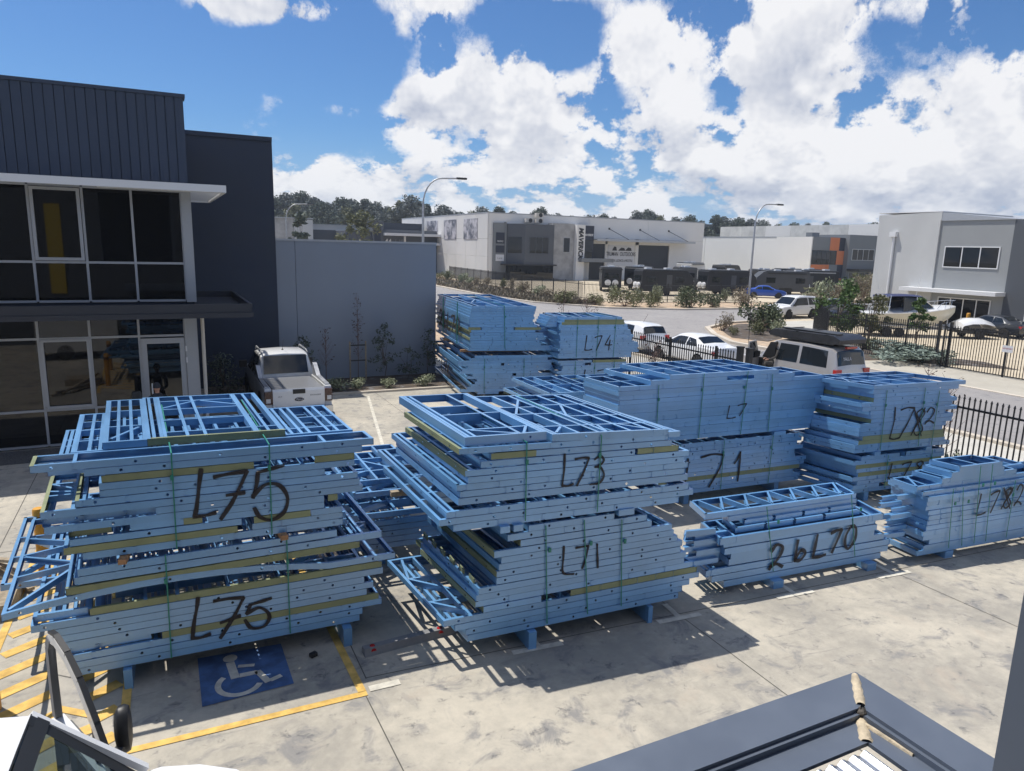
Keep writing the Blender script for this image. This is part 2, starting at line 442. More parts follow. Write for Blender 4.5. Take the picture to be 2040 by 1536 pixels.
def strip(name, a, b_, w, m, z=.008):
    a, b_ = Vector(a), Vector(b_); d = (b_-a).normalized(); q = Vector((-d.y, d.x))*w/2
    b = MB(); b.face([(*(a-q), z), (*(b_-q), z), (*(b_+q), z), (*(a+q), z)])
    return tag(b.build(name, m), kind='structure')


# saw-cut joints of the slab
for a, b_ in (((1.86, 7.38), (2.02, .4)), ((6.48, 7.3), (6.35, .4)), ((10.75, 7.0), (10.9, .4)), ((-40, 7.62), (1.7, 7.44)), ((1.95, 7.72), (16.7, 6.72)), ((-40, 13.9), (16.7, 13.4)),
              ((-2.7, 7.6), (-2.7, 19)), ((1.95, 7.7), (2.0, 24.3)), ((6.5, 7.4), (6.6, 24.2)), ((11.0, 7.1), (11.1, 31)), ((-40, 18.9), (9.9, 18.6)), ((16.75, 4), (21.1, 4)), ((16.75, 9), (21.1, 9)), ((16.75, 14), (21.1, 14))):
    strip('slab_joint_line', a, b_, .013, M_JOINT, .0035 if a[0] < 16 else .0155)
# bay markings
strip('yellow_bay_line', (-.70, 7.47), (1.885, 7.42), .095, LINEYEL)
strip('yellow_bay_line', (1.84, 7.46), (1.74, 11.6), .095, LINEYEL)
strip('yellow_bay_line', (-.655, 7.42), (-.60, 11.6), .095, LINEYEL)
strip('yellow_bay_line', (-2.2, 7.55), (-2.1, 13.5), .095, LINEYEL)
for k in range(12):
    y0 = 7.0+k*.50
    x0 = -2.1
    strip('yellow_hatch_line', (-2.06, y0), (-.72, y0+.80), .17, LINEYEL, .0075)
strip('white_bay_mark', (1.93, 7.485), (2.30, 7.475), .11, LINEWHT)
for (x, y) in ((4.18, 7.45), (6.42, 7.31), (8.56, 7.16), (10.66, 7.0)):
    strip('white_bay_mark', (x-.36, y+.03), (x+.36, y-.03), .10, LINEWHT)
    strip('white_bay_mark', (x+.02, y+.05), (x+.06, y+.42), .09, LINEWHT, .0076)
strip('white_bay_line', (4.5, 15.2), (6.2, 23.6), .09, LINEWHT)
b = MB(); b.face([(.13, 7.92, .008), (1.14, 7.95, .008), (1.13, 8.90, .008), (.13, 8.97, .008)])
tag(b.build('accessible_bay_marking', BLUEPAINT), kind='structure')
b = MB(); Z = .012


def flat(p, q, w):
    p, q = Vector(p), Vector(q); d = (q-p).normalized(); n = Vector((-d.y, d.x))*w/2
    b.face([(*(p-n), Z), (*(q-n), Z), (*(q+n), Z), (*(p+n), Z)])


b.face([(.50+.085*math.cos(a*math.pi/10), 8.80+.085*math.sin(a*math.pi/10), Z) for a in range(20)])
flat((.49, 8.71), (.52, 8.33), .10); flat((.571, 8.58), (.76, 8.53), .06); flat((.571, 8.37), (.775, 8.36), .085); flat((.775, 8.385), (.87, 8.10), .08); flat((.895, 8.125), (1.03, 8.175), .07)
arc = [(.555+rr*math.cos(R(a)), 8.22+rr*math.sin(R(a)), Z) for a in range(132, 345, 12) for rr in (.205, .275)]
for k in range(0, len(arc)-3, 2): b.face([arc[k], arc[k+1], arc[k+3], arc[k+2]])
tag(b.build('wheelchair_symbol_marking', LINEWHT), kind='structure')

# ------------------------------------------------------------------ dark office building on the left
FY = 20.22
ob = thing('office_building', 'dark two-storey office with silver-framed glazing and white sunshade', 'building', (0, FY, 0))
b = MB()   # inner shell: room box behind the glass and the return wall
b.box(-14, .75, .35, 9, 0, 8.5)
b.box(-14, .78, .12, .34, 6.55, 8.60); b.box(-14, .78, .10, .34, 3.24, 3.58)
b.build('wall', DARKWALL, ob)
b = MB(); b.box(-9, 3.78, 6.58, 7.6, 0, 8.63); b.box(.75, 3.78, 6.52, 6.58, 8.55, 8.69)
b.build('side_wall', DARKWALL, ob)
for k in range(34):
    b = MB(); x0 = .80-.21*(k+1); b.prism([(x0+.008, .07), (x0+.202, .07), (x0+.202, .12), (x0+.008, .12)], 'z', 6.55, 8.60); b.build('cladding_panel', CLAD, ob)
b = MB(); b.box(-14, .84, .03, .6, 8.60, 8.68); b.build('capping', CLAD, ob)
b = MB(); b.box(.50, .80, -.02, .3, 0, 3.24); b.box(.60, .83, -.03, .3, 3.58, 6.36); b.build('corner_column', ALU, ob)


def glazing(parent, xs, zs, y, name='window'):
    fr = MB(); w = .055
    for x in xs: fr.box(x-w/2, x+w/2, y-.05, y+.05, zs[0], zs[-1])
    for z in zs:
        for a, c in zip(xs[:-1], xs[1:]): fr.box(a+w/2, c-w/2, y-.048, y+.048, z-w/2, z+w/2)
    f = fr.build(name, ALU, parent)
    for a, c in zip(xs[:-1], xs[1:]):
        for z0, z1 in zip(zs[:-1], zs[1:]):
            p = MB(); p.box(a+w/2, c-w/2, y-.006, y+.006, z0+w/2, z1-w/2); p.build('pane', GLASS, f)
    return f


f = glazing(ob, [-5.9, -4.8, -3.7, -2.64, -1.55, -.51, .60], [3.62, 4.56, 6.34], .06)
b = MB()
for a, c, z0, z1 in ((-2.60, -2.53, 4.6, 6.3), (-1.66, -1.59, 4.6, 6.3)): b.box(a, c, -.03, .04, z0, z1)
b.box(-2.53, -1.66, -.03, .04, 4.6, 4.67); b.box(-2.53, -1.66, -.03, .04, 6.23, 6.3); b.build('sash', ALU, f)
f = glazing(ob, [-5.9, -4.85, -3.8, -2.72, -1.64, -.56, .50], [.06, .95, 2.72, 3.22], .08)
d = MB(); d.box(-.53, -.40, -.0, .05, .04, 2.66); d.box(.36, .48, -.0, .05, .04, 2.66); d.box(-.40, .36, 0, .05, 2.52, 2.66); d.box(-.40, .36, 0, .05, .04, .3)
dr = d.build('door', ALU, ob); p = MB(); p.box(-.40, .36, .02, .03, .3, 2.52); p.build('pane', GLASS, dr)
p = MB(); p.tube([(-.34, -.05, .9), (-.34, -.05, 1.5)], .018); p.box(.49, .53, -.03, .0, 2.0, 2.14); p.box(.49, .53, -.03, 0, 2.3, 2.44); p.build('handle', WHITEPAINT, dr)
b = MB(); b.box(-2.68, -1.66, .0, .055, .98, 1.05); b.box(-2.68, -1.66, .0, .055, 2.64, 2.70); b.box(-2.69, -2.62, 0, .055, 1.05, 2.64); b.box(-1.72, -1.66, 0, .055, 1.05, 2.64); b.build('sash', ALU, f)
# yellow in the upper window is the opposite building's panel reflected
# white louvred sunshade
b = MB(); b.box(-14, 1.58, -1.22, -1.16, 6.30, 6.47); b.box(1.52, 1.58, -1.16, 4.6, 6.30, 6.46); b.box(.86, 1.52, 4.54, 4.6, 6.30, 6.44); b.box(-14, 1.52, -1.16, -.05, 6.45, 6.468)
sh = b.build('sunshade', WHITEPAINT, ob)
for k in range(22):
    y = -1.05+k*.25; b = MB(); b.box(.86 if y > .05 else -1.2, 1.50, y, y+.09, 6.34, 6.40); b.build('slat', WHITEPAINT, sh)
# dark canopy over the door
b = MB(); b.box(-14, 2.05, -1.25, -1.18, 3.33, 3.62); b.box(1.98, 2.05, -1.18, 3.7, 3.33, 3.62); b.box(.85, 1.98, 3.63, 3.7, 3.33, 3.62)
b.box(-14, 1.98, -1.18, .0, 3.34, 3.44); b.box(.85, 1.98, 0, 3.63, 3.34, 3.44); b.box(-14, 2.08, -1.28, -1.25, 3.28, 3.40); b.build('canopy', mat('canopy_dark', (.03, .034, .045), .6), ob)
b = MB(); b.tube([(1.02, -.06, 3.3), (.93, -.06, 3.18), (.92, -.06, .05)], .045); b.build('downpipe', CREAM, ob, smooth=40)

# ------------------------------------------------------------------ grey boundary wall of tilt-up panels
gw = thing('boundary_wall', 'long grey tilt-up panel wall with pale coping behind the white ute', 'wall', (3.85, 27.0, 0))
for x0, x1 in ((-.05, .62), (.635, 6.05)):
    b = MB(); b.box(x0, x1, 0, .18, 0, 5.2); b.build('panel', GREYWALL, gw)
b = MB(); b.box(-.05, 6.07, -.03, .21, 5.2, 5.27); b.build('coping', mat('coping_grey', (.42, .44, .47), .6), gw)
b = MB(); b.box(5.90, 6.05, .18, 28, 0, 5.15); b.build('return_panel', GREYWALL, gw)

# ------------------------------------------------------------------ the building the photograph is taken from
cb = thing('own_building', 'slate grey building the view is taken from with window jamb and canopy', 'building', (0, .32, 0))
b = MB(); b.box(-30, -2.4, -.3, 0, 0, 9.2); b.box(.82, 4.2, -.3, 0, 0, 9.2); b.box(-2.4, .82, -.3, 0, 0, 3.9); b.box(-2.4, .82, -.3, 0, 7.4, 9.2)
b.box(-30, 4.2, -6.0, -5.7, 0, 9.2); b.box(-30, 4.2, -5.7, -.3, 9.0, 9.2); b.box(3.9, 4.2, -5.7, -.3, 0, 9.0)
b.build('wall', MIDGREY2, cb)
b = MB(); b.box(.672, .82, -.14, 0, 3.9, 7.4); b.box(-2.4, .672, -.14, 0, 3.9, 3.96); b.box(-2.4, .672, -.14, 0, 7.3, 7.4); b.build('window_frame', FLASH, cb)
b = MB(); b.box(-13, -7.4, -.02, .03, 0, 4.4); rd = b.build('roller_door', mat('roller_door_grey', (.16, .165, .17), .5), cb)
for k in range(44):
    b = MB(); b.box(-13, -7.4, .03, .045, .02+k*.1, .09+k*.1); b.build('slat', MATS['roller_door_grey'], rd)
b = MB(); b.box(-4.65, -4.02, .0, .05, 2.45, 6.63); b.build('yellow_panel', mat('yellow_panel_paint', (.62, .44, .03), .6), cb)
# canopy below the window: tray of grey flashing round a corrugated sheet
b = MB(); X, Y0 = 3.23, -.01
cz = 3.0
b.box(-1.5, X, 1.72, 1.94, cz-.02, cz); b.box(X-.235, X, .0, 1.72, cz-.02, cz)                        # top lip
b.box(-1.5, X, 1.925, 1.94, cz-.30, cz-.02); b.box(X-.015, X, .0, 1.925, cz-.30, cz-.02)                # outer fascia
b.box(-1.5, X-.235, 1.70, 1.72, cz-.055, cz-.02); b.box(X-.255, X-.235, 0, 1.70, cz-.055, cz-.02)         # inner drop
b.box(-1.5, X-.255, 1.57, 1.70, cz-.07, cz-.05); b.box(X-.37, X-.255, 0, 1.57, cz-.07, cz-.05)          # tray
b.box(-1.5, X-.37, 0, 1.57, cz-.15, cz-.13)
cn = b.build('canopy', FLASH, cb)
b = MB(); rows = []
for k in range(445):
    x = -1.4+k*.0095; ph = (k % 8)/8
    h = (0, .004, .011, .017, .018, .014, .007, .001)[k % 8]
    rows.append([(min(x, X-.385), 0, cz-.09+h), (min(x, X-.385), 1.55, cz-.08+h)])
b.grid(rows); b.build('roof_sheet', ZINC, cn)
rs = random.Random(4)


def bead(p, q, w, n=9):
    rows = []
    for k in range(n):
        t = k/(n-1); c = Vector(p).lerp(Vector(q), t); d = (Vector(q)-Vector(p)).normalized(); sd = Vector((-d.y, d.x, 0))
        ww = w*(.75+.35*rs.random())*(.75 if k in (0, n-1) else 1)
        rows.append([c+sd*ww*s_+Vector((0, 0, h)) for s_, h in ((-1, -.004), (-.7, .008+.004*rs.random()), (-.2, .012+.006*rs.random()), (.3, .012+.005*rs.random()), (.75, .008), (1, -.004))])
    b.grid(rows)


b = MB(); bead((X-.03, 1.92, cz), (X-.225, 1.73, cz), .028); bead((X-.265, 1.69, cz-.05), (X-.375, 1.575, cz-.05), .034); bead((X-.275, 1.66, cz-.05), (X-.262, 1.42, cz-.05), .011, 6)
b.build('sealant_bead', SEALANT, cn, smooth=60)
b = MB(); rows = []
for k in range(6):
    rows.append([(X-.24+.05*math.cos(a*1.05)*(.6+.6*rs.random())*(1-k/6.5), 1.71+.05*math.sin(a*1.05)*(.6+.6*rs.random())*(1-k/6.5), cz-.05+k*.012) for a in range(6)])
b.grid(rows, 0, True); b.build('sealant_lump', mat('old_sealant', (.10, .09, .08), .9, 0, .4, 60), cn)
# ------------------------------------------------------------------ warehouse with the posters (across the street)
mv = thing('warehouse', 'big white tilt-up warehouse with posters on its side and caravans parked in front', 'building', (46.4, 103.4, 0))
YB = 44
for k in range(10):      # side wall, panels of 4.4 m in two heights
    for z0, z1 in ((0, 3.55), (3.58, 6.3), (6.33, 10.25)):
        b = MB(); b.box(-.0, .25, .03+k*4.4, 4.37+k*4.4, z0, z1); b.build('panel', PINKWALL, mv)
for x0, x1 in ((.26, 18.5), (18.53, 30.7), (30.73, 43.2)):
    b = MB(); b.box(x0, x1, .0, .25, 6.95, 10.22); b.build('panel', WHITEWALL, mv)
b = MB(); b.box(.26, 18.5, .0, .25, 0, 6.93); b.box(35.6, 43.2, 0, .25, 0, 6.93); b.box(28.2, 28.9, 0, .25, 0, 6.93); b.box(18.53, 18.9, 0, .25, 0, 6.93); b.box(22.0, 22.4, 0, .25, 0, 6.93); b.box(18.9, 35.6, 0, .25, 6.0, 6.93)
b.box(43.0, 43.2, .25, 44, 0, 10.2); b.build('wall', WHITEWALL, mv)
b = MB(); b.box(-.04, 43.25, -.04, 44.1, 10.25, 10.36); b.build('capping', ALU, mv)
for x0, x1 in ((18.9, 22.0), (28.9, 35.6)):
    b = MB(); b.box(x0, x1, .3, .36, 0, 6.0)
    rdm = mat('dark_roller_door', (.018, .022, .03), .5); p = b.build('roller_door', rdm, mv)
    for k in range(20): q = MB(); q.box(x0, x1, .26, .30, .02+k*.3, .28+k*.3); q.build('slat', rdm, p)
b = MB(); b.box(22.4, 28.2, .1, .2, 0, 6.0); b.build('panel', WHITEWALL, mv)
b = MB(); b.box(22.6, 28.0, .02, .1, 2.4, 5.85); bn = b.build('banner', SIGNWHITE, mv)
text('lettering', 'TRUMAN  OUTDOORS', TEXTBLK, .95, bn, (25.3, .0, 4.35), (R(90), 0, 0), .01, .62, 0, 'CENTER', .01)
text('lettering', 'DEALER LICENCE # MD27761', TEXTBLK, .62, bn, (25.3, .0, 3.25), (R(90), 0, 0), .01, .62)
b = MB()
for cx, w, h in ((23.9, .5, .6), (25.4, .75, .45), (26.8, .7, .5)): b.prism([(cx-w, 4.95), (cx+w, 4.95), (cx+w*.7, 4.95+h), (cx-.1*w, 4.95+h*1.2), (cx-w*.6, 4.95+h*.6)], 'y', .0, .015)
b.build('emblem', TEXTBLK, bn)
# awning with stay rods
b = MB(); b.box(18.6, 39.2, -2.6, 0, 6.62, 6.74); b.box(18.6, 39.2, -2.66, -2.6, 6.45, 6.8); b.build('awning', ALU, mv)
for x in (22.6, 29.0, 35.2):
    b = MB(); b.tube([(x, 0, 8.55), (x+2.4, -2.5, 6.8)], .05, 6); b.box(x-.16, x+.16, -.06, 0, 8.4, 8.72); b.build('stay_rod', PLASTIC, mv)
# office pods
b = MB(); b.prism([(2.9, -.02), (5.5, -2.2), (10.7, -2.2), (10.7, -.02)], 'z', 2.5, 8.72); pod = b.build('office_pod', MIDGREY2, mv)
b = MB(); b.box(10.75, 14.8, -1.6, -.02, 0, 9.05); b.build('concrete_panel', CONCPANEL, mv)
b = MB(); b.box(14.85, 16.4, -2.4, -.02, 0, 8.95); b.build('sign_fin', WHITEWALL, mv)
b = MB(); b.box(16.45, 18.4, -1.9, -.02, 2.9, 8.85); b.build('dark_bay', SIGNBLUE, mv); b = MB(); b.box(16.6, 18.2, -1.95, -1.9, 3.2, 6.6); b.build('window', GLASS, mv)
text('lettering', 'MAVERICK', TEXTBLK, 1.15, mv, (15.6, -2.43, 5.95), (R(90), R(90), 0), .02, .92, .2, 'CENTER', .05)
text('lettering', 'MAVERICK', WHITEPAINT, .48, mv, (17.4, -1.93, 7.35), (R(90), 0, 0), .01, .75, .2, 'CENTER', .015)
text('lettering', 'MAVERICK', TEXTBLK, 1.15, mv, (-.02, 35.2, 6.55), (R(90), 0, R(-90)), .02, 1.05, .0, 'CENTER', .05)
b = MB(); b.box(-.04, .0, 33.0, 37.6, 5.75, 5.86); b.build('sign_rule', TEXTBLK, mv)


def window(parent, x0, x1, z0, z1, y, n=2, frame=ALU, name='window'):
    b = MB(); w = .07
    for k in range(n+1):
        x = x0+(x1-x0)*k/n; b.box(x-w/2, x+w/2, y-.08, y, z0, z1)
    for z in (z0, z1): b.box(x0-w/2, x1+w/2, y-.079, y-.001, z-w/2, z+w/2)
    f = b.build(name, frame, parent)
    for k in range(n):
        p = MB(); p.box(x0+(x1-x0)*k/n+w/2, x0+(x1-x0)*(k+1)/n-w/2, y-.05, y-.02, z0+w/2, z1-w/2); p.build('pane', GLASS, f)
    return f


window(pod, 6.3, 9.7, 4.2, 6.75, -2.2, 3, MIDGREY2)
b = MB(); d1 = Vector((5.5, -2.2)) - Vector((2.9, -.02)); n1 = Vector((d1.y, -d1.x)).normalized()*.05
P0, P1 = Vector((2.9, -.02))+d1*.18+n1*-0+Vector((n1.x, n1.y)), Vector((2.9, -.02))+d1*.85+Vector((n1.x, n1.y))
b.face([(*P0, 4.2), (*P1, 4.2), (*P1, 6.7), (*P0, 6.7)]); b.build('window', GLASS, pod)
window(mv, 12.8, 14.0, 4.5, 6.8, -1.6, 1)
b = MB(); b.box(3.2, 10.9, -1.9, -.02, 0, 2.3); b.build('ground_floor_glazing', GLASS, mv)
b = MB(); b.box(2.2, 11.2, -2.5, -.02, 2.3, 2.5); b.build('ledge', PLASTIC, mv)
b = MB(); b.box(15.3, 21.5, -3.4, -.0, 3.0, 3.6); b.build('entry_canopy', MIDGREY, mv)
b = MB(); b.box(.9, 3.0, -.35, -.02, 0, 8.8); b.box(2.85, 3.05, -.5, -.02, 0, 8.95)
py = b.build('sign_pylon', MIDGREY, mv)
b = MB(); b.box(1.3, 2.75, -.42, -.36, 5.6, 7.3); b.build('sign_panel', SIGNBLUE, py)
b = MB(); b.box(1.3, 2.75, -.42, -.36, 4.2, 5.3); b.build('sign_panel', SIGNBLUE, py)
b = MB(); b.box(1.3, 2.75, -.42, -.36, 2.9, 3.9); p = b.build('sign_panel', SIGNWHITE, py)
text('lettering', 'MAVERICK', WHITEPAINT, .36, py, (2.02, -.44, 5.95), (R(90), 0, 0), .005, .62, .2)
text('lettering', 'L x x', TEXTBLK, .5, py, (2.02, -.44, 3.35), (R(90), 0, 0), .005, .8)
pm = bpy.data.materials.new('poster_print'); pm.use_nodes = True
g = NG(pm.node_tree); tc = g.node('ShaderNodeTexCoord'); oi = g.node('ShaderNodeObjectInfo')
vv = g.vmath('ADD', tc.outputs['Object'], g.vmath('SCALE', (7, 3, 5), (0, 0, 0)))
f1 = g.noise(vv, .35, 3, .5); f2 = g.noise(vv, 1.4, 6, .65, .6)
g.l.new(g.mix(g.ramp(g.math('ADD', g.math('MULTIPLY', f1, .6), g.math('MULTIPLY', f2, .4)), .42, .62), (.10, .11, .14), (.60, .58, .62)), g.n['Principled BSDF'].inputs['Base Color'])
for y0, y1 in ((22.4, 28.2), (13.1, 19.0), (3.9, 9.7)):
    b = MB(); b.box(-.07, -.01, y0, y1, 6.2, 9.5); b.build('poster', [pm], mv)
for x, z in ((6.9, 9.1), (8.7, 9.1), (8.7, 10.0)):
    b = MB(); b.box(x-.65, x+.65, -.9, -.3, z-.38+.3, z+.55+.0); a = b.build('air_conditioner', CREAM, mv)
    q = MB(); q.lathe([(.34, 0), (.34, -.02), (.1, -.03)], (x+.15, -.9, z+.22), 'y', 16); q.build('fan_grille', PLASTIC, a)

# ------------------------------------------------------------------ orange and grey office further along
oo = thing('office_building', 'pale warehouse with an orange and charcoal panelled office front', 'building', (112.2, 98.5, 0))
b = MB(); b.box(0, 8.8, .1, 9, 0, 8.5); b.box(8.8, 17.2, -.9, 9, 0, 9.1); b.build('wall', MIDGREY, oo)
for x0, x1, z0, z1, m in ((0.05, 4.6, 6.0, 8.45, MIDGREY), (4.65, 7.2, 6.0, 8.45, ORANGE), (7.25, 8.75, 6.0, 8.45, SIGNBLUE), (6.75, 8.75, 3.3, 5.95, ORANGE), (0.05, 4.9, .7, 3.25, ORANGE), (4.95, 7.2, .7, 3.25, MIDGREY), (7.25, 8.75, .7, 3.25, SIGNBLUE), (.05, 6.7, .1, .65, MIDGREY), (6.75, 8.75, .1, .65, ORANGE)):
    b = MB(); b.box(x0, x1, 0, .1, z0, z1); b.build('panel', m, oo)
window(oo, .05, 6.7, 3.35, 5.9, .1, 5, PLASTIC)
window(oo, 9.9, 16.2, 4.25, 6.35, -.9, 4, WHITEPAINT); window(oo, 9.6, 15.3, .2, 1.9, -.9, 5, ALU)
b = MB(); b.box(8.9, 21.3, -3.6, -.9, 2.2, 2.55); b.build('entry_canopy', PLASTIC, oo)
for k in range(3):
    b = MB(); b.box(-.25, 0, .1+k*15, 14.97+k*15, 0, 8.45); b.build('panel', WHITEWALL, oo)
b = MB(); b.box(-.3, 17.3, 9.0, 45, 8.3, 8.5); b.build('roof', ALU, oo)
b = MB(); b.box(4.0, 6.0, 4, 5.5, 8.5, 9.4); b.build('air_conditioner', MIDGREY, oo)
lb = thing('warehouse', 'long white concrete warehouse with panel joints far behind the orange office', 'building', (139, 80, 0))
for k in range(9):
    b = MB(); b.box(0, .3, k*8.2+.03, k*8.2+8.17, 0, 11.9); b.build('panel', CONCOLD if k % 3 else WHITEWALL, lb)
b = MB(); b.box(.3, 40, 0, 74, 0, 11.8); b.build('wall', WHITEWALL, lb)
b = MB(); b.box(-.6, .0, 14, 22, 0, 7.0); b.build('lean_to', CREAM, lb)
gb = thing('warehouse', 'weathered grey concrete parapet building seen beyond the poster warehouse', 'building', (128, 165, 0))
b = MB(); b.box(0, 45, 0, 20, 0, 13.0); b.build('wall', CONCPANEL, gb)

# ------------------------------------------------------------------ right-hand two-storey office
rb = thing('office_building', 'grey and white two-storey office with ribbon window above the parked boat', 'building', (54, 30.2, 0))
b = MB(); b.box(0, 9, 0, 5.35, 0, 7.95); b.build('wall', mat('warm_grey_render', (.30, .315, .325), .85, 0, .05, .3), rb)
b = MB(); b.box(-.12, 9, 5.35, 10.6, 0, 8.0); b.prism([(5.30, 8.0), (10.65, 8.0), (10.65, 8.48), (5.30, 8.62)], 'x', -.12, 9); b.build('end_wall', GREYWALL2, rb)
b = MB(); b.prism([(-.08, 7.95), (5.30, 7.95), (5.30, 8.58), (-.08, 7.98)], 'x', -.10, 9); b.build('roof', ALU, rb)
b = MB(); b.box(-.13, 9, 5.28, 10.7, 8.62, 8.68); b.build('capping', WHITEPAINT, rb)
b = MB(); b.box(-.03, 9.05, -3.9, .0, 0, 7.95); b.build('side_wing', MIDGREY2, rb)
def xwindow(parent, y0, y1, z0, z1, x, n, frame=WHITEPAINT, name='window'):
    b = MB(); w = .07
    for k in range(n+1):
        y = y0+(y1-y0)*k/n; b.box(x, x+.08, y-w/2, y+w/2, z0, z1)
    for z in (z0, z1): b.box(x+.001, x+.079, y0-w/2, y1+w/2, z-w/2, z+w/2)
    f = b.build(name, frame, parent)
    for k in range(n):
        p = MB(); p.box(x+.03, x+.05, y0+(y1-y0)*k/n+w/2, y0+(y1-y0)*(k+1)/n-w/2, z0+w/2, z1-w/2); p.build('pane', GLASS, f)
    return f
xwindow(rb, .75, 4.75, 4.5, 6.02, -.06, 3)
xwindow(rb, .85, 4.75, .1, 2.2, -.06, 4)
xwindow(rb, -3.2, -1.6, .3, 2.2, -.10, 1); xwindow(rb, -3.2, -1.4, 4.4, 6.0, -.10, 2)
b = MB(); b.box(-1.25, -.0, -.1, 7.3, 2.58, 2.86); b.build('entry_canopy', WHITEPAINT, rb)
b = MB(); b.tube([(-.24, 9.0, 7.0), (-.24, 9.0, .1)], .1, 10); b.box(-.45, -.12, 8.75, 9.3, 6.75, 7.15); b.build('downpipe', WHITEPAINT, rb)

# ------------------------------------------------------------------ far buildings to the left
fb = thing('warehouse', 'grey concrete box warehouse behind the wall next to a curved street lamp', 'building', (12, 130, 0))
b = MB(); b.box(0, 9.5, 0, 30, 0, 9.0); b.build('wall', CONCPANEL, fb); b = MB(); b.box(9.52, 12.7, -.2, 30, 0, 8.85); b.build('panel', GREYWALL2, fb); b = MB(); b.box(-.1, 12.8, -.3, 30.1, 9.0, 9.15); b.build('capping', ALU, fb)
fb = thing('warehouse', 'low pale warehouse with one dark wall panel behind the grey wall', 'building', (24.9, 134, 0))
b = MB(); b.box(0, 22, 0, 25, 0, 8.2); b.build('wall', GREYWALL2, fb); b = MB(); b.box(.3, 4.6, -.15, 0, 5.2, 7.3); b.build('dark_panel', MIDGREY2, fb); b = MB(); b.box(4.8, 9, -.1, .0, 0, 7.4); b.build('panel', WHITEWALL, fb); b = MB(); b.box(-.1, 22.1, -.2, 25, 8.2, 8.3); b.build('roof', ALU, fb)
fb = thing('office_building', 'dark slate office numbered 44 beside the poster warehouse', 'building', (29.5, 126, 0))
b = MB(); b.box(0, 5.2, 0, 9, 0, 7.2); b.box(4.7, 6.6, -.6, 9, 0, 9.0); b.box(6.6, 17, 0, 10, 0, 7.6); b.box(8.0, 15.5, 4, 10, 7.6, 8.9); b.build('wall', MIDGREY2, fb)
b = MB(); b.box(4.95, 6.1, -.65, -.55, 0, 8.0); b.build('entry_slot', SIGNBLUE, fb)
b = MB(); b.box(6.6, 17.4, -2.0, .0, 6.55, 7.0); b.box(14, 17.2, -1.6, 0, 5.0, 5.4); b.build('awning', WHITEPAINT, fb); b = MB(); b.box(10, 10.3, -1.9, -1.6, 0, 6.5); b.build('post', CREAM, fb)
window(fb, 1.9, 4.2, 3.6, 5.2, 0, 3, WHITEPAINT); window(fb, -.6, .9, 3.8, 5.2, 0, 2, WHITEPAINT); window(fb, 11, 16.5, 3.2, 5.0, 0, 2, PLASTIC)
text('lettering', '44', WHITEPAINT, 1.35, fb, (7.6, -.03, 5.4), (R(90), 0, 0), .02, .9, 0, 'CENTER', .05)
text('lettering', '1-10', MIDGREY, 1.1, fb, (9.6, -.03, 5.5), (R(90), 0, 0), .02, .8, 0, 'CENTER', .02)

# ------------------------------------------------------------------ street lamps
def street_lamp(label, x, y, h, az, arm):
    t = thing('street_lamp', label, 'street lamp', (x, y, 0), az, 'curved street lamps')
    b = MB(); pts = [(0, 0, 0), (0, 0, h*.55), (0, 0, h*.78)]
    for k in range(1, 8):
        a = k/7*math.pi/2; pts.append((arm*.55*(1-math.cos(a)), 0, h*.78+h*.2*math.sin(a)))
    pts.append((arm, 0, h*.985))
    b.tube(pts, [.12, .10, .085]+[.06]*8, 10); b.build('pole', GALV, t, smooth=50)
    b = MB(); b.box(arm-.1, arm+.75, -.14, .14, h*.985-.06, h*.985+.08); b.build('lamp_head', PLASTIC, t)
    b = MB(); b.box(arm+.05, arm+.65, -.1, .1, h*.985-.09, h*.985-.061); b.build('lens', CLEARLAMP, t)


street_lamp('tall galvanised street lamp standing on the verge by the black caravans', 52.95, 53.75, 10.15, R(8), 3.3)
street_lamp('street lamp rising behind the grey wall in front of the posters', 19.2, 55.4, 10.6, R(-8), 2.8)
street_lamp('small distant street lamp beside the pointed dark tree', 16.1, 103.5, 10.4, R(-2), 3.0)


# ------------------------------------------------------------------ vegetation
def leaf_cloud(b, rnd, centers, n, size, flat=1., droop=0.):
    for cx, cy, cz, r in centers:
        for _ in range(n):
            while True:
                p = Vector((rnd.uniform(-1, 1), rnd.uniform(-1, 1), rnd.uniform(-1, 1)))
                if .25 < p.length < 1: break
            c = Vector((cx, cy, cz))+Vector((p.x*r, p.y*r, p.z*r*flat))
            d = Vector((rnd.gauss(0, 1), rnd.gauss(0, 1), rnd.gauss(0, .7)-droop)).normalized(); e = d.cross(Vector((rnd.gauss(0, 1), rnd.gauss(0, 1), rnd.gauss(0, 1)))).normalized()
            s_ = size*rnd.uniform(.6, 1.3)
            b.face([c-d*s_, c+e*s_*.42, c+d*s_, c-e*s_*.42])


def crown_centers(rnd, n, rx, ry, z0, z1, rmin, rmax):
    out = []
    for _ in range(n):
        a, q = rnd.uniform(0, 2*math.pi), math.sqrt(rnd.random()); t = rnd.random()
        w = math.sin(math.pi*min(1, .18+.8*t))
        out.append((rx*q*w*math.cos(a), ry*q*w*math.sin(a), z0+(z1-z0)*t, rnd.uniform(rmin, rmax)))
    return out


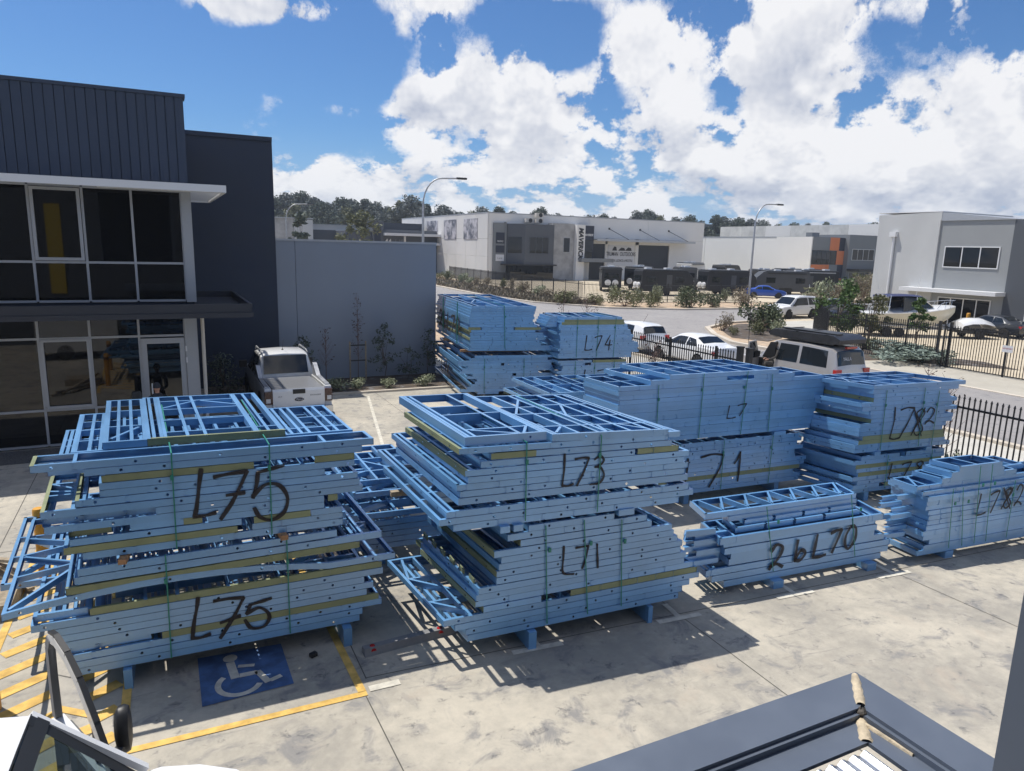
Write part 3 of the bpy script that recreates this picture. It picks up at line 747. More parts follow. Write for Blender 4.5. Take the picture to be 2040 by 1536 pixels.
def tree_proto(seed, h, rad, clumps, n, size, leaf, trunk_h=.4, trunk_r=.25):
    rnd = random.Random(seed)
    cs = crown_centers(rnd, clumps, rad, rad, h*trunk_h, h*.93, rad*.22, rad*.42)
    b = MB(); leaf_cloud(b, rnd, cs, n, size, .75)
    cm = b.mesh('crown', leaf)
    t = MB(); t.tube([(0, 0, -.1), (rnd.uniform(-.2, .2), 0, h*.25), (rnd.uniform(-.3, .3), rnd.uniform(-.3, .3), h*.6)], [trunk_r, trunk_r*.8, trunk_r*.4], 7)
    for c in cs[::max(1, len(cs)//9)]: t.tube([(0, 0, h*rnd.uniform(.2, .4)), (c[0]*.5, c[1]*.5, (h*.35+c[2])/2), c[:3]], [trunk_r*.5, trunk_r*.35, trunk_r*.12], 5)
    return cm, t.mesh('trunk', BARK)


PROTO = [tree_proto(s_, 16, r_, c_*2, 75, .40, l_) for s_, r_, c_, l_ in ((1, 4.6, 24, LEAFFAR), (2, 5.6, 32, LEAFFAR), (3, 3.8, 18, LEAFDK), (4, 6.5, 36, LEAFDK), (5, 4.2, 16, LEAFOL))]
tr = random.Random(21)


def tree(px, D, top, k, label, wide=1.):
    label = ('%s gum tree, %s from the left %s' % (('rounded dark', 'broad dark', 'narrow dense', 'spreading dense', 'thin olive')[k], ORD[label[1]], label[0]))
    # px: azimuth from the camera axis in the photograph (a bearing), D: distance along the view axis
    a = math.atan((px-1020)/1413.2)+R(26.4); dist = D/math.cos(a-R(26.4))
    x, y = dist*math.sin(a), dist*math.cos(a)
    t = thing('gum_tree', label, 'tree', (x, y, 0), tr.uniform(0, 6.28), 'trees on the skyline')
    s_ = top/16
    for nm, me in zip(('crown', 'trunk'), PROTO[k]):
        o = link(nm, me, t); o.scale = (s_*wide, s_*wide, s_)


ORD = 'first second third fourth fifth sixth seventh eighth ninth tenth eleventh twelfth thirteenth fourteenth fifteenth sixteenth seventeenth eighteenth nineteenth'.split()
SK = 'in the skyline belt above the grey wall'
SK2 = 'above the roof of the poster warehouse'
SK3 = 'above the far pale roofs on the right'
for n, (px, top, k, w) in enumerate(sorted(((548, 17.5, 2, 1), (572, 19, 1, 1), (604, 19.5, 3, 1), (628, 18, 0, 1), (655, 16.5, 1, 1.1), (682, 18, 3, .9), (700, 18.6, 0, 1), (727, 18.8, 2, 1.1), (748, 16, 1, .9), (772, 16.6, 0, 1), (793, 17, 4, .9), (818, 18.2, 1, .9), (846, 16.8, 2, .9), (590, 15.5, 4, 1.2), (640, 15, 3, 1.2), (690, 15, 4, 1.3), (760, 14.5, 3, 1.2), (825, 14.5, 4, 1.2)))):
    tree(px, 205+tr.uniform(-10, 22), top, k, (SK, n), w)
for n, (px, top, k, w) in enumerate(sorted(((880, 17.6, 1, 1), (912, 16.6, 0, 1), (935, 17.0, 4, 1), (955, 18.2, 1, .9), (986, 18.6, 2, 1.2), (1012, 16.9, 0, .8), (1068, 17.3, 3, .8), (1100, 16.6, 1, .9), (1128, 16.4, 4, .8), (1160, 16.0, 1, 1), (1190, 16.2, 3, .8), (1212, 16.4, 0, .8), (1255, 17.2, 1, .8), (1275, 18.0, 3, .8), (1300, 16.8, 4, .8), (1330, 16.2, 1, .9), (1358, 16.2, 3, .8), (1380, 15.6, 0, .8)))):
    tree(px, 212+tr.uniform(-8, 12), top-1.3, k, (SK2, n), w)
for n, (px, top, k, w) in enumerate(sorted(((1408, 17.6, 2, 1), (1424, 17.0, 1, .9), (1452, 16.4, 3, .9), (1475, 16.6, 0, .9), (1500, 16, 1, .9), (1530, 15.8, 4, .9), (1560, 15.6, 3, .9), (1585, 16.2, 0, .8), (1622, 16.6, 2, .8), (1650, 15.2, 1, .8), (1715, 16.0, 3, .9), (1738, 15.8, 1, .8), (1690, 14.9, 4, .8)))):
    tree(px, 214+tr.uniform(-8, 12), top-1.6, k, (SK3, n), w)


def near_tree(label, name, x, y, h, rad, leaf, seed, clumps=14, n=60, size=.3, th=.15, cat='tree', tr_=.08):
    cm, tm = tree_proto(seed, h, rad, clumps, n, size, leaf, th, tr_)
    t = thing(name, label, cat, (x, y, 0)); link('crown', cm, t); link('trunk', tm, t)
    return t


near_tree('pointed dark conifer beside the small distant street lamp', 'conifer_tree', 17.4, 100, 9.2, 1.9, LEAFDK, 31, 22, 60, .35, .1)
near_tree('bushy gum tree in front of the low dark offices behind the wall', 'gum_tree', 29.3, 115, 10.5, 3.2, LEAFOL, 32, 20, 60, .4, .25)


def shrub_proto(seed, r, h, n, size, leaf, twigs=6, flat=1.):
    rnd = random.Random(seed); cs = []
    for _ in range(9):
        a, q = rnd.uniform(0, 6.28), rnd.uniform(.1, .7); cs.append((r*q*math.cos(a), r*q*math.sin(a), h*rnd.uniform(.3, .72), r*rnd.uniform(.28, .46)))
    b = MB(); leaf_cloud(b, rnd, cs, n, size, flat); t = MB()
    for k in range(twigs):
        c = cs[k % 9]; t.tube([(0, 0, -.02), (c[0]*.4, c[1]*.4, c[2]*.5), (c[0]*1.2, c[1]*1.2, c[2]*1.15)], [.022, .014, .006], 4)
    return b.mesh('foliage', leaf), t.mesh('stem', TWIG)


SH = {'olive': [shrub_proto(51+k, 1, 1, 120, .07, LEAFOL) for k in range(2)], 'green': [shrub_proto(55+k, 1, 1, 95, .09, LEAFGR) for k in range(2)], 'dark': [shrub_proto(59+k, 1, 1, 120, .075, leafmat('mid_leaf%d' % k, (.05, .07, .035), (.13, .15, .08))) for k in range(2)],
      'pale': [shrub_proto(63+k, 1, 1, 60, .10, LEAFPALE, 9) for k in range(2)], 'dry': [shrub_proto(67+k, 1, 1, 80, .07, LEAFTAN, 9) for k in range(2)], 'silver': [shrub_proto(71, 1, 1, 210, .06, LEAFGY, 4, .8)], 'bronze': [shrub_proto(73, 1, 1, 42, .08, LEAFRED, 9)]}
sr = random.Random(5)


def shrub(kind, label, x, y, r, h, group=None, z=0):
    t = thing('shrub', label, 'shrub', (x, y, z), sr.uniform(0, 6.28), group)
    for nm, me in zip(('foliage', 'stem'), sr.choice(SH[kind])):
        o = link(nm, me, t); o.scale = (r, r, h)
    return t


# bushes along the caravan-yard fence
for k, (x, y, r, h, kd) in enumerate(((34.2, 57.8, 1.5, 1.3, 'olive'), (36.6, 56.6, 1.1, 1.0, 'olive'), (38.6, 54.7, 1.9, 1.6, 'olive'), (41.0, 54.0, 1.3, 1.3, 'olive'), (44.6, 52.4, 1.8, 2.0, 'dark'), (47.0, 52.2, 1.2, 1.4, 'dark'), (50.8, 52.2, 1.5, 1.9, 'dry'))):
    shrub(kd, 'rounded %s bush on the sandy verge before the caravan yard fence' % {'olive': 'olive green', 'dark': 'dark green', 'dry': 'brown dry'}[kd], x, y, r, h, 'bushes on the far verge')
for k in range(6):
    x = 41+k*2.4+sr.uniform(-.5, .5); shrub('pale', 'pale airy bush growing just inside the caravan yard fence', x, 59.5-k*.5+sr.uniform(0, .6), sr.uniform(.6, .9), sr.uniform(1.1, 1.8), 'pale bushes inside the caravan yard')
for k in range(15):
    y = 63+k*3.1; x = 37.4+(y-62)*.055+sr.uniform(-1.2, .4)
    shrub(sr.choice(['dry', 'olive', 'pale']), 'scrubby bush in the mulch bed along the street side fence', x, y, sr.uniform(.6, 1.1), sr.uniform(.7, 1.5), 'scrubby bushes in the long mulch bed')
b = MB(); gr_ = random.Random(8)
for _ in range(5200):
    t = gr_.random(); y = 58+t*t*56; u = gr_.random(); xl = 31.9+max(0, (60-y))*1.2; xr = 38.2+(y-60)*.06
    x = xl+.4+(xr-xl-.6)*u; h = gr_.uniform(.12, .42); w = gr_.uniform(.05, .14); a = gr_.uniform(0, 6.28)
    b.face([(x-w*math.cos(a), y-w*math.sin(a), .0), (x+w*math.cos(a), y+w*math.sin(a), .0), (x+gr_.uniform(-.2, .2), y+gr_.uniform(-.2, .2), h)])
tag(b.build('ground_cover', LEAFTAN), kind='stuff')
# corner bed on the near kerb
shrub('dark', 'dense dark green hedge-like bush in the kerbed corner bed', 36.3, 35.6, 1.7, 1.9); shrub('dark', 'second dark bush, at the path end of the kerbed corner bed', 38.0, 36.9, 1.5, 1.7); shrub('dry', 'wispy brown grass clump at the kerb nose of the corner bed', 33.7, 36.2, .8, 1.2)
shrub('dry', 'wispy brown bush near the back of the corner bed', 38.6, 37.9, 1.0, 1.2)
shrub('olive', 'low olive shrub at the front of the kerbed corner bed', 34.6, 33.8, .8, .9); shrub('pale', 'small pale sapling bush at the front edge of the corner bed', 35.2, 32.9, .7, 1.1); shrub('olive', 'lowest olive tuft beside the kerb curve', 32.6, 34.2, .45, .5)
# plants by the neighbour fence
shrub('silver', 'wide mat of silvery saltbush in front of the black neighbour fence', 33.5, 23.6, 2.7, .95)
shrub('silver', 'smaller silvery saltbush joining the gate end of the wide mat', 34.2, 22.3, 1.5, .8)
for k, (x, y, r, h) in enumerate(((35.6, 26.8, .9, .7), (36.4, 24.6, .9, .6), (36.0, 23.2, .8, .6))): shrub('dark', 'low dark shrub in the neighbour bed behind the palisade pickets', x, y, r, h, 'low shrubs behind the palisade')
near_tree('leafy green tree behind the corner of the neighbour fence', 'young_tree', 38.6, 31.2, 4.2, 1.5, LEAFGR, 41, 22, 70, .14, .14, 'tree', .07)
near_tree('thinner olive tree just right of the leafy green corner tree', 'young_tree', 38.9, 29.2, 3.2, 1.1, LEAFOL, 42, 16, 70, .12, .2, 'tree', .05)
near_tree('slim green sapling standing in front of the boat windscreen', 'young_tree', 37.7, 25.4, 3.3, .75, LEAFGR, 43, 13, 70, .11, .35, 'tree', .035)
for x, y, h, kd in ((60.5, 52, 2.6, 'pale'), (63, 50.8, 2.4, 'dry'), (66, 53, 2.2, 'pale'), (57.5, 49.5, 1.6, 'dry'), (69, 53.5, 3.2, 'dry'), (73, 56, 3.0, 'olive'), (78, 60, 3.2, 'dry'), (82, 62, 3.0, 'olive'), (64, 47, 1.8, 'olive'), (61, 46, 1.4, 'dry')):
    shrub(kd, 'scrubby bush among the fences in front of the orange office', x, y, sr.uniform(1.2, 2.0), h, 'bushes by the orange office')
# bed by the grey wall
for k, (x, y, r, h) in enumerate(((5.5, 24.75, .50, .46), (6.1, 24.95, .38, .36), (7.3, 24.65, .42, .34), (8.6, 24.7, .48, .40))):
    shrub('pale', 'spreading pale ground shrub at the kerb of the grey wall bed', x, y, r, h, 'pale ground shrubs along the wall bed', .05)
near_tree('leafy shrub tree against the middle of the grey wall', 'sapling', 7.5, 26.2, 2.3, .55, LEAFDK, 44, 30, 16, .06, .2, 'sapling', .02)
near_tree('small shrub tree just right of the leafy one by the grey wall', 'sapling', 8.35, 26.0, 1.5, .55, LEAFDK, 45, 24, 13, .06, .2, 'sapling', .018)
near_tree('dark sapling at the wall end beside the tallest frame stack', 'sapling', 9.3, 26.1, 2.1, .5, LEAFDK, 46, 26, 14, .06, .25, 'sapling', .02)
near_tree('leafy sapling beside the ute roof against the grey wall', 'sapling', 4.55, 26.1, 1.9, .6, LEAFDK, 47, 24, 16, .06, .3, 'sapling', .02)
near_tree('low dark bush half hidden left of the white ute', 'sapling', 1.7, 25.0, 1.5, .8, LEAFDK, 48, 30, 20, .06, .1, 'shrub', .03)


def bare_sapling(label, x, y, h, seed, stake=False, n=46, spread=.35, leafy=0, z=0., tw=.012):
    rnd = random.Random(seed); t = thing('sapling', label, 'sapling', (x, y, z))
    b = MB(); b.tube([(0, 0, 0), (.02, 0, h*.5), (0, .02, h)], [tw*1.3, tw, tw*.35], 5)
    tips = []
    for _ in range(n):
        z0 = h*rnd.uniform(.25, .95); a = rnd.uniform(0, 6.28); q = spread*rnd.uniform(.4, 1)*(1.1-z0/h*.7); p = Vector((q*math.cos(a), q*math.sin(a), min(h*1.05, z0+q*rnd.uniform(.7, 1.6))))
        b.tube([(0, 0, z0), p*.55+Vector((0, 0, z0*.45)), p], [tw*.5, tw*.35, tw*.18], 4, 0, False); tips.append(p)
    b.build('trunk', TWIG, t)
    if leafy:
        b = MB(); leaf_cloud(b, rnd, [(p.x, p.y, p.z, .09) for p in tips], leafy, .045); b.build('foliage', LEAFRED if leafy < 5 else LEAFPALE, t)
    if stake:
        for dx in (-.30, .30):
            s_ = MB(); s_.box(dx-.025, dx+.025, -.025, .025, 0, 1.55); s_.build('stake', TIMBER2, t)
        
        for z_ in (1.38, .80): s_ = MB(); s_.box(-.28, .28, -.035, -.028, z_, z_+.05); s_.build('tie', PLASTIC, t)


bare_sapling('bare sapling tied between two timber stakes against the grey wall', 6.55, 26.35, 3.35, 61, True, 60, .34, 2)
bare_sapling('faint bare sapling left of the staked one by the grey wall', 5.35, 26.4, 2.1, 62, False, 40, .4, 1)
bare_sapling('bronze-leaved weed tops rising just above the tallest back stack', 15.6, 26.6, 3.3, 63, False, 40, .6, 4); bare_sapling('broad bronze plant rising between the weed tops behind the back stack', 16.3, 25.8, 3.0, 64, False, 60, .9, 4)
bare_sapling('thin bare sapling before the fence, right of the back stack', 15.8, 20.4, 1.9, 65, False, 50, .6, 3, 0, .014)
bare_sapling('bare twiggy sapling by the right-hand palisade fence', 16.1, 10.4, 2.75, 66, False, 30, .5, 1, 0, .014); bare_sapling('second twiggy sapling with crossing stems by the right-hand palisade fence', 16.15, 9.9, 2.5, 67, False, 26, .6, 1, 0, .013)
for k, (x, y, r, h) in enumerate(((15.9, 8.3, .85, 1.0), (15.7, 7.3, .9, 1.05), (16.0, 9.1, .6, .8), (15.9, 6.3, .9, 1.0))): shrub('pale', 'tangled pale shrub at the foot of the right-hand palisade fence', x, y, r, h, 'tangled shrubs by the right-hand fence')


# ------------------------------------------------------------------ palisade fences
pk = MB(); pk.box(-.0125, .0125, -.0125, .0125, .08, 2.02); pk.hexa([(-.02, -.02, 2.02), (.02, -.02, 2.02), (.02, .02, 2.02), (-.02, .02, 2.02), (-.006, -.006, 2.09), (.006, -.006, 2.09), (.006, .006, 2.09), (-.006, .006, 2.09)])
PICKET = pk.mesh('picket', BLACK)


def fence(label, a, b_, spacing=.12, post=2.4, h=1., parts=True, name='palisade_fence', cat='fence', group=None, rail=(.25, 1.78)):
    a, b_ = Vector(a), Vector(b_); L = (b_-a).length; ang = math.atan2(b_.y-a.y, b_.x-a.x)
    t = thing(name, label, cat, (a.x, a.y, 0), ang, group)
    m = MB()
    for z in rail: m.box(0, L, -.018, .018, z*h, z*h+.045)
    m.build('rail', BLACK, t)
    k = 0
    while k*post <= L+.01:
        p = MB(); p.box(k*post-.032, k*post+.032, -.032, .032, 0, 2.12*h); p.build('post', BLACK, t); k += 1
    n = int(L/spacing)
    if parts:
        for k in range(1, n):
            o = link('picket', PICKET, t, (k*spacing, -.03, 0)); o.scale = (1, 1, h)
    else:
        m = MB()
        for k in range(1, n):
            x = k*spacing; m.box(x-.014, x+.014, -.04, -.015, .08, 2.05*h)
        tag(m.build('picket', BLACK, t), kind='stuff')
    return t


fence('black palisade fence of the yard running behind the stacks to the gate posts', (16.5, 30), (16.5, 17.0))
rf = fence('black palisade fence at the right edge with a blank panel hung on it', (16.5, 10.2), (16.5, 3.5), .121, 2.6)
b = MB(); b.box(2.55, 3.05, -.075, -.05, 1.18, 1.62); b.build('sign_panel', mat('fence_sign', (.20, .24, .32), .5), rf)
for lab, y in (('left black gate post of the yard entrance', 16.95), ('right black gate post of the yard entrance', 16.55)):
    t = thing('gate_post', lab, 'gate post', (16.55, y, 0), 0, 'gate posts of the yard')
    b = MB(); b.box(-.08, .08, -.08, .08, 0, 2.2); b.build('post', BLACK, t); b = MB(); b.box(-.095, .095, -.095, .095, 2.2, 2.25); b.build('cap', BLACK, t)
fence('black palisade fence along the neighbour yard beside the footpath', (33.7, 28.0), (33.7, 21.4), .12)
fence('black palisade fence running diagonally away from the neighbour corner', (40.4, 34.7), (33.7, 28.0), .12, 2.4, 1.)
fence('black palisade fence behind the leafy tree in the neighbour yard', (40.4, 34.7), (56, 36.4), .14, 2.6, 1., False)
gt = fence('black sliding gate of the neighbour yard with a small white notice', (33.6, 21.2), (33.4, 12.5), .125, 2.9, .98, True, 'sliding_gate', 'gate', None, (.06, 1.95))
b = MB(); b.box(2.75, 3.2, -.06, -.045, 1.15, 1.45); sg = b.build('notice', SIGNWHITE, gt); text('lettering', 'NO ENTRY', REDLAMP, .085, sg, (2.975, -.063, 1.31), (R(90), 0, 0), .001)
for k, y in enumerate((21.5, 20.95)):
    t = thing('gate_post', ['square black post ending the neighbour fence', 'square black post carrying the neighbour gate'][k], 'gate post', (33.65, y, 0)); b = MB(); b.box(-.055, .055, -.055, .055, 0, 2.2); b.build('post', BLACK, t)
t = thing('gate_motor', 'small grey gate motor box at the foot of the neighbour gate posts', 'gate motor', (33.4, 21.6, 0)); b = MB(); b.box(-.2, .2, -.2, .2, 0, .12); b.build('base', KERBM if 'KERBM' in globals() else M_KERB, t); b = MB(); b.box(-.15, .15, -.16, .16, .12, .5); b.build('cover', PLASTIC, t)
fence('black fence along the long mulch bed beside the poster warehouse', (41.9, 108), (38.6, 61.8), .14, 3.0, .9, False)
fence('black fence cutting the street corner in front of the caravans', (38.6, 61.8), (40.6, 59.6), .14, 3.0, .9, False)
fence('black fence along the side street in front of the caravans', (40.6, 59.6), (55.4, 56.5), .14, 3.0, .9, False)
fence('black fence beyond the blue car in front of the orange office', (62, 52.4), (84, 64), .16, 3.0, .95, False)
# ------------------------------------------------------------------ wheels (shared meshes), axis along y
ty = MB(); ty.lathe([(.62, -.5), (.90, -.5), (.985, -.40), (1.0, -.2), (1.0, .2), (.985, .40), (.90, .5), (.62, .5)], (0, 0, 0), 'y', 28)
TYRE = ty.mesh('tyre', RUBBER, 40)
rm = MB(); rm.lathe([(.66, -.46), (.60, -.48), (.56, -.30), (.14, -.40), (.0001, -.42)], (0, 0, 0), 'y', 28)
for k in range(6):
    a = k*math.pi/3; rm.beam((.12*math.cos(a), -.37, .12*math.sin(a)), (.60*math.cos(a), -.41, .60*math.sin(a)), .13, .05, 0, (0, 1, 0))
RIM = rm.mesh('rim', mat('alloy', (.50, .51, .53), .35, .3), 40)
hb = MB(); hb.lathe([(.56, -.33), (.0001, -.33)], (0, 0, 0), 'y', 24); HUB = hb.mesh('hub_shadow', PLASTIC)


def wheel(parent, x, y, r, w, side):        # side -1: outer face towards -y
    o = link('wheel', TYRE, parent, (x, y, r)); o.scale = (r, w, r); o.rotation_euler = (0, 0, 0 if side < 0 else math.pi)
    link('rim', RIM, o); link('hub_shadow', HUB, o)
    return o


def sec(x, w, zb, zbelt, wr, zr):
    return [(x, 0, zb), (x, w*.82, zb), (x, w*.97, zb+.10), (x, w, zb+(zbelt-zb)*.5), (x, w*.965, zbelt), (x, wr, zr-.05*(zr > zbelt+.25)), (x, wr*.82, zr+.01), (x, 0, zr+.035)]


def car(name, label, cat, L, secs, paint, wins, wheels, loc, rotz, group=None, screens=(), lights=(), extra=None):
    t = thing(name, label, cat, loc, rotz, group)
    half = [sec(*s_) for s_ in secs]
    b = MB(); b.grid([[(x, -y, z) for x, y, z in h[::-1]]+h[1:] for h in half])
    for h, rev in ((half[0], 0), (half[-1], 1)):
        ring = [(x, -y, z) for x, y, z in h[:0:-1]]+h; ring = ring[:-1] if False else ring; b.face(ring if rev else ring[::-1])
    b.build('body', paint, t, smooth=32)
    xs = [s_[0] for s_ in secs]

    def P(x, k):
        for i in range(len(xs)-1):
            if xs[i] <= x <= xs[i+1]:
                q = (x-xs[i])/(xs[i+1]-xs[i]); return Vector(half[i][k]).lerp(Vector(half[i+1][k]), q)
    for side in (-1, 1):        # side windows: outlines between belt and roof edge
        for x0, x1, x2, x3 in wins:      # bottom rear, bottom front, top front, top rear
            n = 6; lo, hi = [], []
            for k in range(n+1):
                q = k/n; xa = x0+(x1-x0)*q; xb = x3+(x2-x3)*q
                a, c = P(xa, 4), P(xb, 4).lerp(P(xb, 5), .9); a = P(xa, 4).lerp(P(xa, 5), .06)
                lo.append((a.x, side*(a.y+.006), a.z)); hi.append((c.x, side*(c.y+.006), c.z))
            m = MB(); m.grid([lo, hi]); m.build('window', CARGLASS, t)
    for x0, x1, nm in screens:  # glass across the car between two x positions
        rows = []
        for k in range(5):
            x = x0+(x1-x0)*k/4; a5, a6, a7 = P(x, 5), P(x, 6), P(x, 7); row = []
            for q in range(-8, 9):
                f = abs(q)/8*.93; s_ = 1 if q >= 0 else -1
                p = a7.lerp(a6, f/.82) if f < .82 else a6.lerp(a5, (f-.82)/.18)
                off = .012
                row.append((p.x+(-off if x1 > x0 else off), s_*p.y, p.z+off*.7))
            rows.append(row)
        m = MB(); m.grid(rows); m.build(nm, CARGLASS, t, smooth=40)
    for x, r, w in wheels:
        for side in (-1, 1):
            yb = P(x, 3).y
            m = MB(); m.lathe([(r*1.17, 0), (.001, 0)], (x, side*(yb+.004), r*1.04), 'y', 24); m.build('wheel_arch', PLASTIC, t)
            wheel(t, x, side*(yb+.02-w/2), r, w, side)
    for nm, mtl, x0, x1, y0, y1, z0, z1 in lights:
        for side in (-1, 1):
            m = MB(); ya, yb_ = sorted((side*y0, side*y1)); m.box(x0, x1, ya, yb_, z0, z1); m.build(nm, mtl, t)
    if extra: extra(t, P)
    return t


def bits(t, P, plate_x=(), mirror_x=None, grille=None, bumper=None, rails=None):
    for x in plate_x:
        b = MB(); b.box(x-.012, x+.012, -.19, .19, .52, .64); b.build('number_plate', SIGNWHITE, t)
    if mirror_x is not None:
        for s_ in (-1, 1):
            p = P(mirror_x, 4); b = MB(); y0, y1 = sorted((s_*p.y, s_*(p.y+.2))); b.box(mirror_x-.08, mirror_x+.06, y0, y1, p.z+.02, p.z+.17); b.build('mirror', PLASTIC, t)
    if grille: b = MB(); b.box(*grille); b.build('grille', PLASTIC, t)
    if rails:
        for s_ in (-1, 1):
            b = MB(); p0, p1 = P(rails[0], 5), P(rails[1], 5); b.tube([(rails[0], s_*p0.y*.93, p0.z+.04), (rails[0]+.1, s_*p0.y*.93, p0.z+.09), (rails[1]-.1, s_*p1.y*.93, p1.z+.09), (rails[1], s_*p1.y*.93, p1.z+.04)], .018, 6); b.build('roof_rail', CHROME, t)


SUV = [(-2.42, .78, .42, .86, .72, .92), (-2.36, .90, .34, 1.02, .80, 1.10), (-2.20, .93, .28, 1.06, .72, 1.62), (-1.95, .94, .26, 1.06, .73, 1.74), (-1.0, .95, .25, 1.05, .755, 1.79), (.1, .95, .25, 1.03, .75, 1.78), (.52, .95, .25, 1.02, .73, 1.70), (1.25, .94, .25, 1.0, .80, 1.08), (2.05, .91, .27, .94, .74, 1.0), (2.34, .84, .34, .80, .66, .86), (2.42, .70, .40, .66, .55, .72)]
car('parked_car', 'white seven-seat wagon parked at the kerb of the side street', 'car', 4.84, SUV, CARWHITE, [(-.85, .98, .42, -.80), (-1.75, -.95, -.90, -1.68), (-2.12, -1.82, -1.80, -2.0)], [(-1.42, .36, .24), (1.44, .36, .24)], (46.9, 42.65, 0), R(184), 'cars at the street', [(1.20, .56, 'windscreen'), (-2.34, -2.19, 'rear_window')],
    [('headlight', CLEARLAMP, 2.18, 2.36, .55, .82, .74, .88), ('taillight', REDLAMP, -2.41, -2.3, .68, .90, .8, 1.05)], lambda t, P: bits(t, P, (2.43,), .95, (2.36, 2.44, -.4, .4, .5, .74), rails=(-1.7, .1)))
SEDAN = [(-2.34, .70, .40, .74, .62, .80), (-2.28, .84, .32, .92, .70, 1.0), (-1.75, .90, .26, .99, .70, 1.06), (-1.45, .90, .25, .99, .69, 1.13), (-.95, .91, .24, .98, .63, 1.38), (-.4, .91, .24, .96, .61, 1.44), (.1, .91, .24, .95, .61, 1.43), (.4, .91, .24, .94, .62, 1.36), (1.1, .90, .24, .93, .72, 1.0), (1.9, .87, .27, .84, .68, .88), (2.25, .78, .34, .70, .58, .74), (2.33, .65, .40, .60, .5, .64)]
SEDW = [(-.45, .85, .32, -.42), (-1.28, -.52, -.49, -.98)]
def sedan(label, paint, loc, rz, group='cars at the street'):
    return car('parked_car', label, 'car', 4.7, SEDAN, paint, SEDW, [(-1.38, .32, .21), (1.38, .32, .21)], loc, rz, group, [(1.06, .42, 'windscreen'), (-1.42, -.98, 'rear_window')],
               [('headlight', CLEARLAMP, 2.0, 2.24, .5, .78, .62, .74), ('taillight', REDLAMP, -2.33, -2.2, .52, .83, .72, .88)], lambda t, P: bits(t, P, (-2.345,), .72, (2.26, 2.34, -.35, .35, .38, .56)))
sedan('white sedan parked behind the yard fence nearest the gate posts', CARWHITE, (22.3, 25.9, 0), R(90))
sedan('bright blue sedan leaving the side street by the caravans', CARBLUE, (64.3, 62.6, 0), R(-42))
sedan('dark sedan half hidden behind the white wagon', CARDARK, (52.6, 43.3, 0), R(182))
sedan('white sedan, furthest left of the pair in the caravan yard', CARWHITE, (81.5, 88.5, 0), R(160)); sedan('white sedan, furthest right of the pair in the caravan yard', CARWHITE, (83.5, 84.5, 0), R(165))
sedan('black sedan reflected shape parked before the grey office doors', CARDARK, (51.4, 29.2, 0), R(88))
sedan('dark sedan parked behind the corner of the neighbour fence', CARDARK, (47.5, 37.9, 0), R(172))
HATCH = [(-2.0, .74, .40, .84, .70, .90), (-1.95, .84, .32, .96, .74, 1.02), (-1.78, .87, .27, 1.0, .66, 1.40), (-1.5, .88, .25, 1.0, .64, 1.50), (-.6, .89, .24, .98, .65, 1.54), (.1, .89, .24, .96, .64, 1.52), (.4, .89, .24, .95, .64, 1.43), (1.1, .88, .24, .93, .72, 1.02), (1.7, .85, .27, .84, .66, .9), (1.98, .74, .34, .68, .55, .74)]
car('parked_car', 'white hatchback with black rear window at the end of the row behind the fence', 'car', 4.0, HATCH, CARWHITE, [(-.4, .85, .34, -.4), (-1.2, -.48, -.46, -1.1)], [(-1.3, .31, .2), (1.25, .31, .2)], (22.2, 30.6, 0), R(90), 'cars at the street', [(1.05, .43, 'windscreen'), (-1.93, -1.77, 'rear_window')],
    [('taillight', REDLAMP, -2.0, -1.86, .58, .86, .8, 1.0)], lambda t, P: (bits(t, P, (-2.01,), .7), MB().tube([(-.9, 0, 1.55), (-1.25, 0, 2.0)], .008, 5).build('aerial', PLASTIC, t)))

# ------------------------------------------------------------------ silver four-wheel drive with the roof tent
LC = [(-2.42, .80, .50, .92, .74, .98), (-2.36, .92, .42, 1.08, .80, 1.16), (-2.22, .95, .40, 1.12, .76, 1.76), (-2.05, .96, .38, 1.12, .77, 1.88), (-1.0, .97, .38, 1.11, .79, 1.93), (.2, .97, .38, 1.10, .78, 1.92), (.62, .97, .38, 1.09, .77, 1.82), (1.15, .96, .38, 1.08, .84, 1.18), (2.15, .95, .40, 1.04, .80, 1.10), (2.36, .88, .46, .92, .72, .98), (2.44, .74, .50, .80, .6, .86)]
lc = car('four_wheel_drive', 'silver four-wheel drive with black roof tent and open front door at the gate', 'car', 4.9, LC, CARSILVER, [(-.68, .30, .22, -.66), (-2.0, -.82, -.80, -1.92)], [(-1.35, .40, .27), (1.45, .40, .27)], (22.35, 19.75, 0), R(92), None, [(1.1, .66, 'windscreen'), (-2.34, -2.21, 'rear_window')],
        [('taillight', REDLAMP, -2.44, -2.30, .62, .93, .84, 1.14), ('headlight', CLEARLAMP, 2.2, 2.38, .6, .88, .78, .95)], None)
b = MB(); b.box(-2.455, -2.44, -.24, .24, .78, .92); p = b.build('number_plate', mat('plate_dark', (.08, .08, .08), .5), lc)
text('lettering', 'YALLA', SIGNWHITE, .17, lc, (-2.33, .25, 1.5), (R(82), 0, R(-90)), .002, .9)
b = MB(); b.box(-2.30, -2.20, -.28, .28, 1.86, 1.93); b.build('brake_light', REDLAMP, lc)
b = MB(); b.box(.36, 1.12, .955, .975, .62, 1.12); b.prism([(.36, 1.15), (.98, 1.15), (.62, 1.78), (.36, 1.80)], 'y', .86, .93); b.build('doorway_shade_panel', PLASTIC, lc)   # dark panels on the closed body imitate the shade inside the doorway
b = MB(); b.prism([(1.10, .96), (1.16, .98), (.86, 1.86), (.80, 1.84)], 'z', .50, 1.12); fd = b.build('front_door', CARSILVER, lc)
b = MB(); b.beam((1.13, .97, 1.12), (.98, 1.36, 1.80), .05, .05); b.beam((.98, 1.36, 1.80), (.85, 1.84, 1.78), .05, .05); b.beam((.85, 1.84, 1.78), (.84, 1.85, 1.12), .05, .05); b.build('window_frame', CARSILVER, fd)
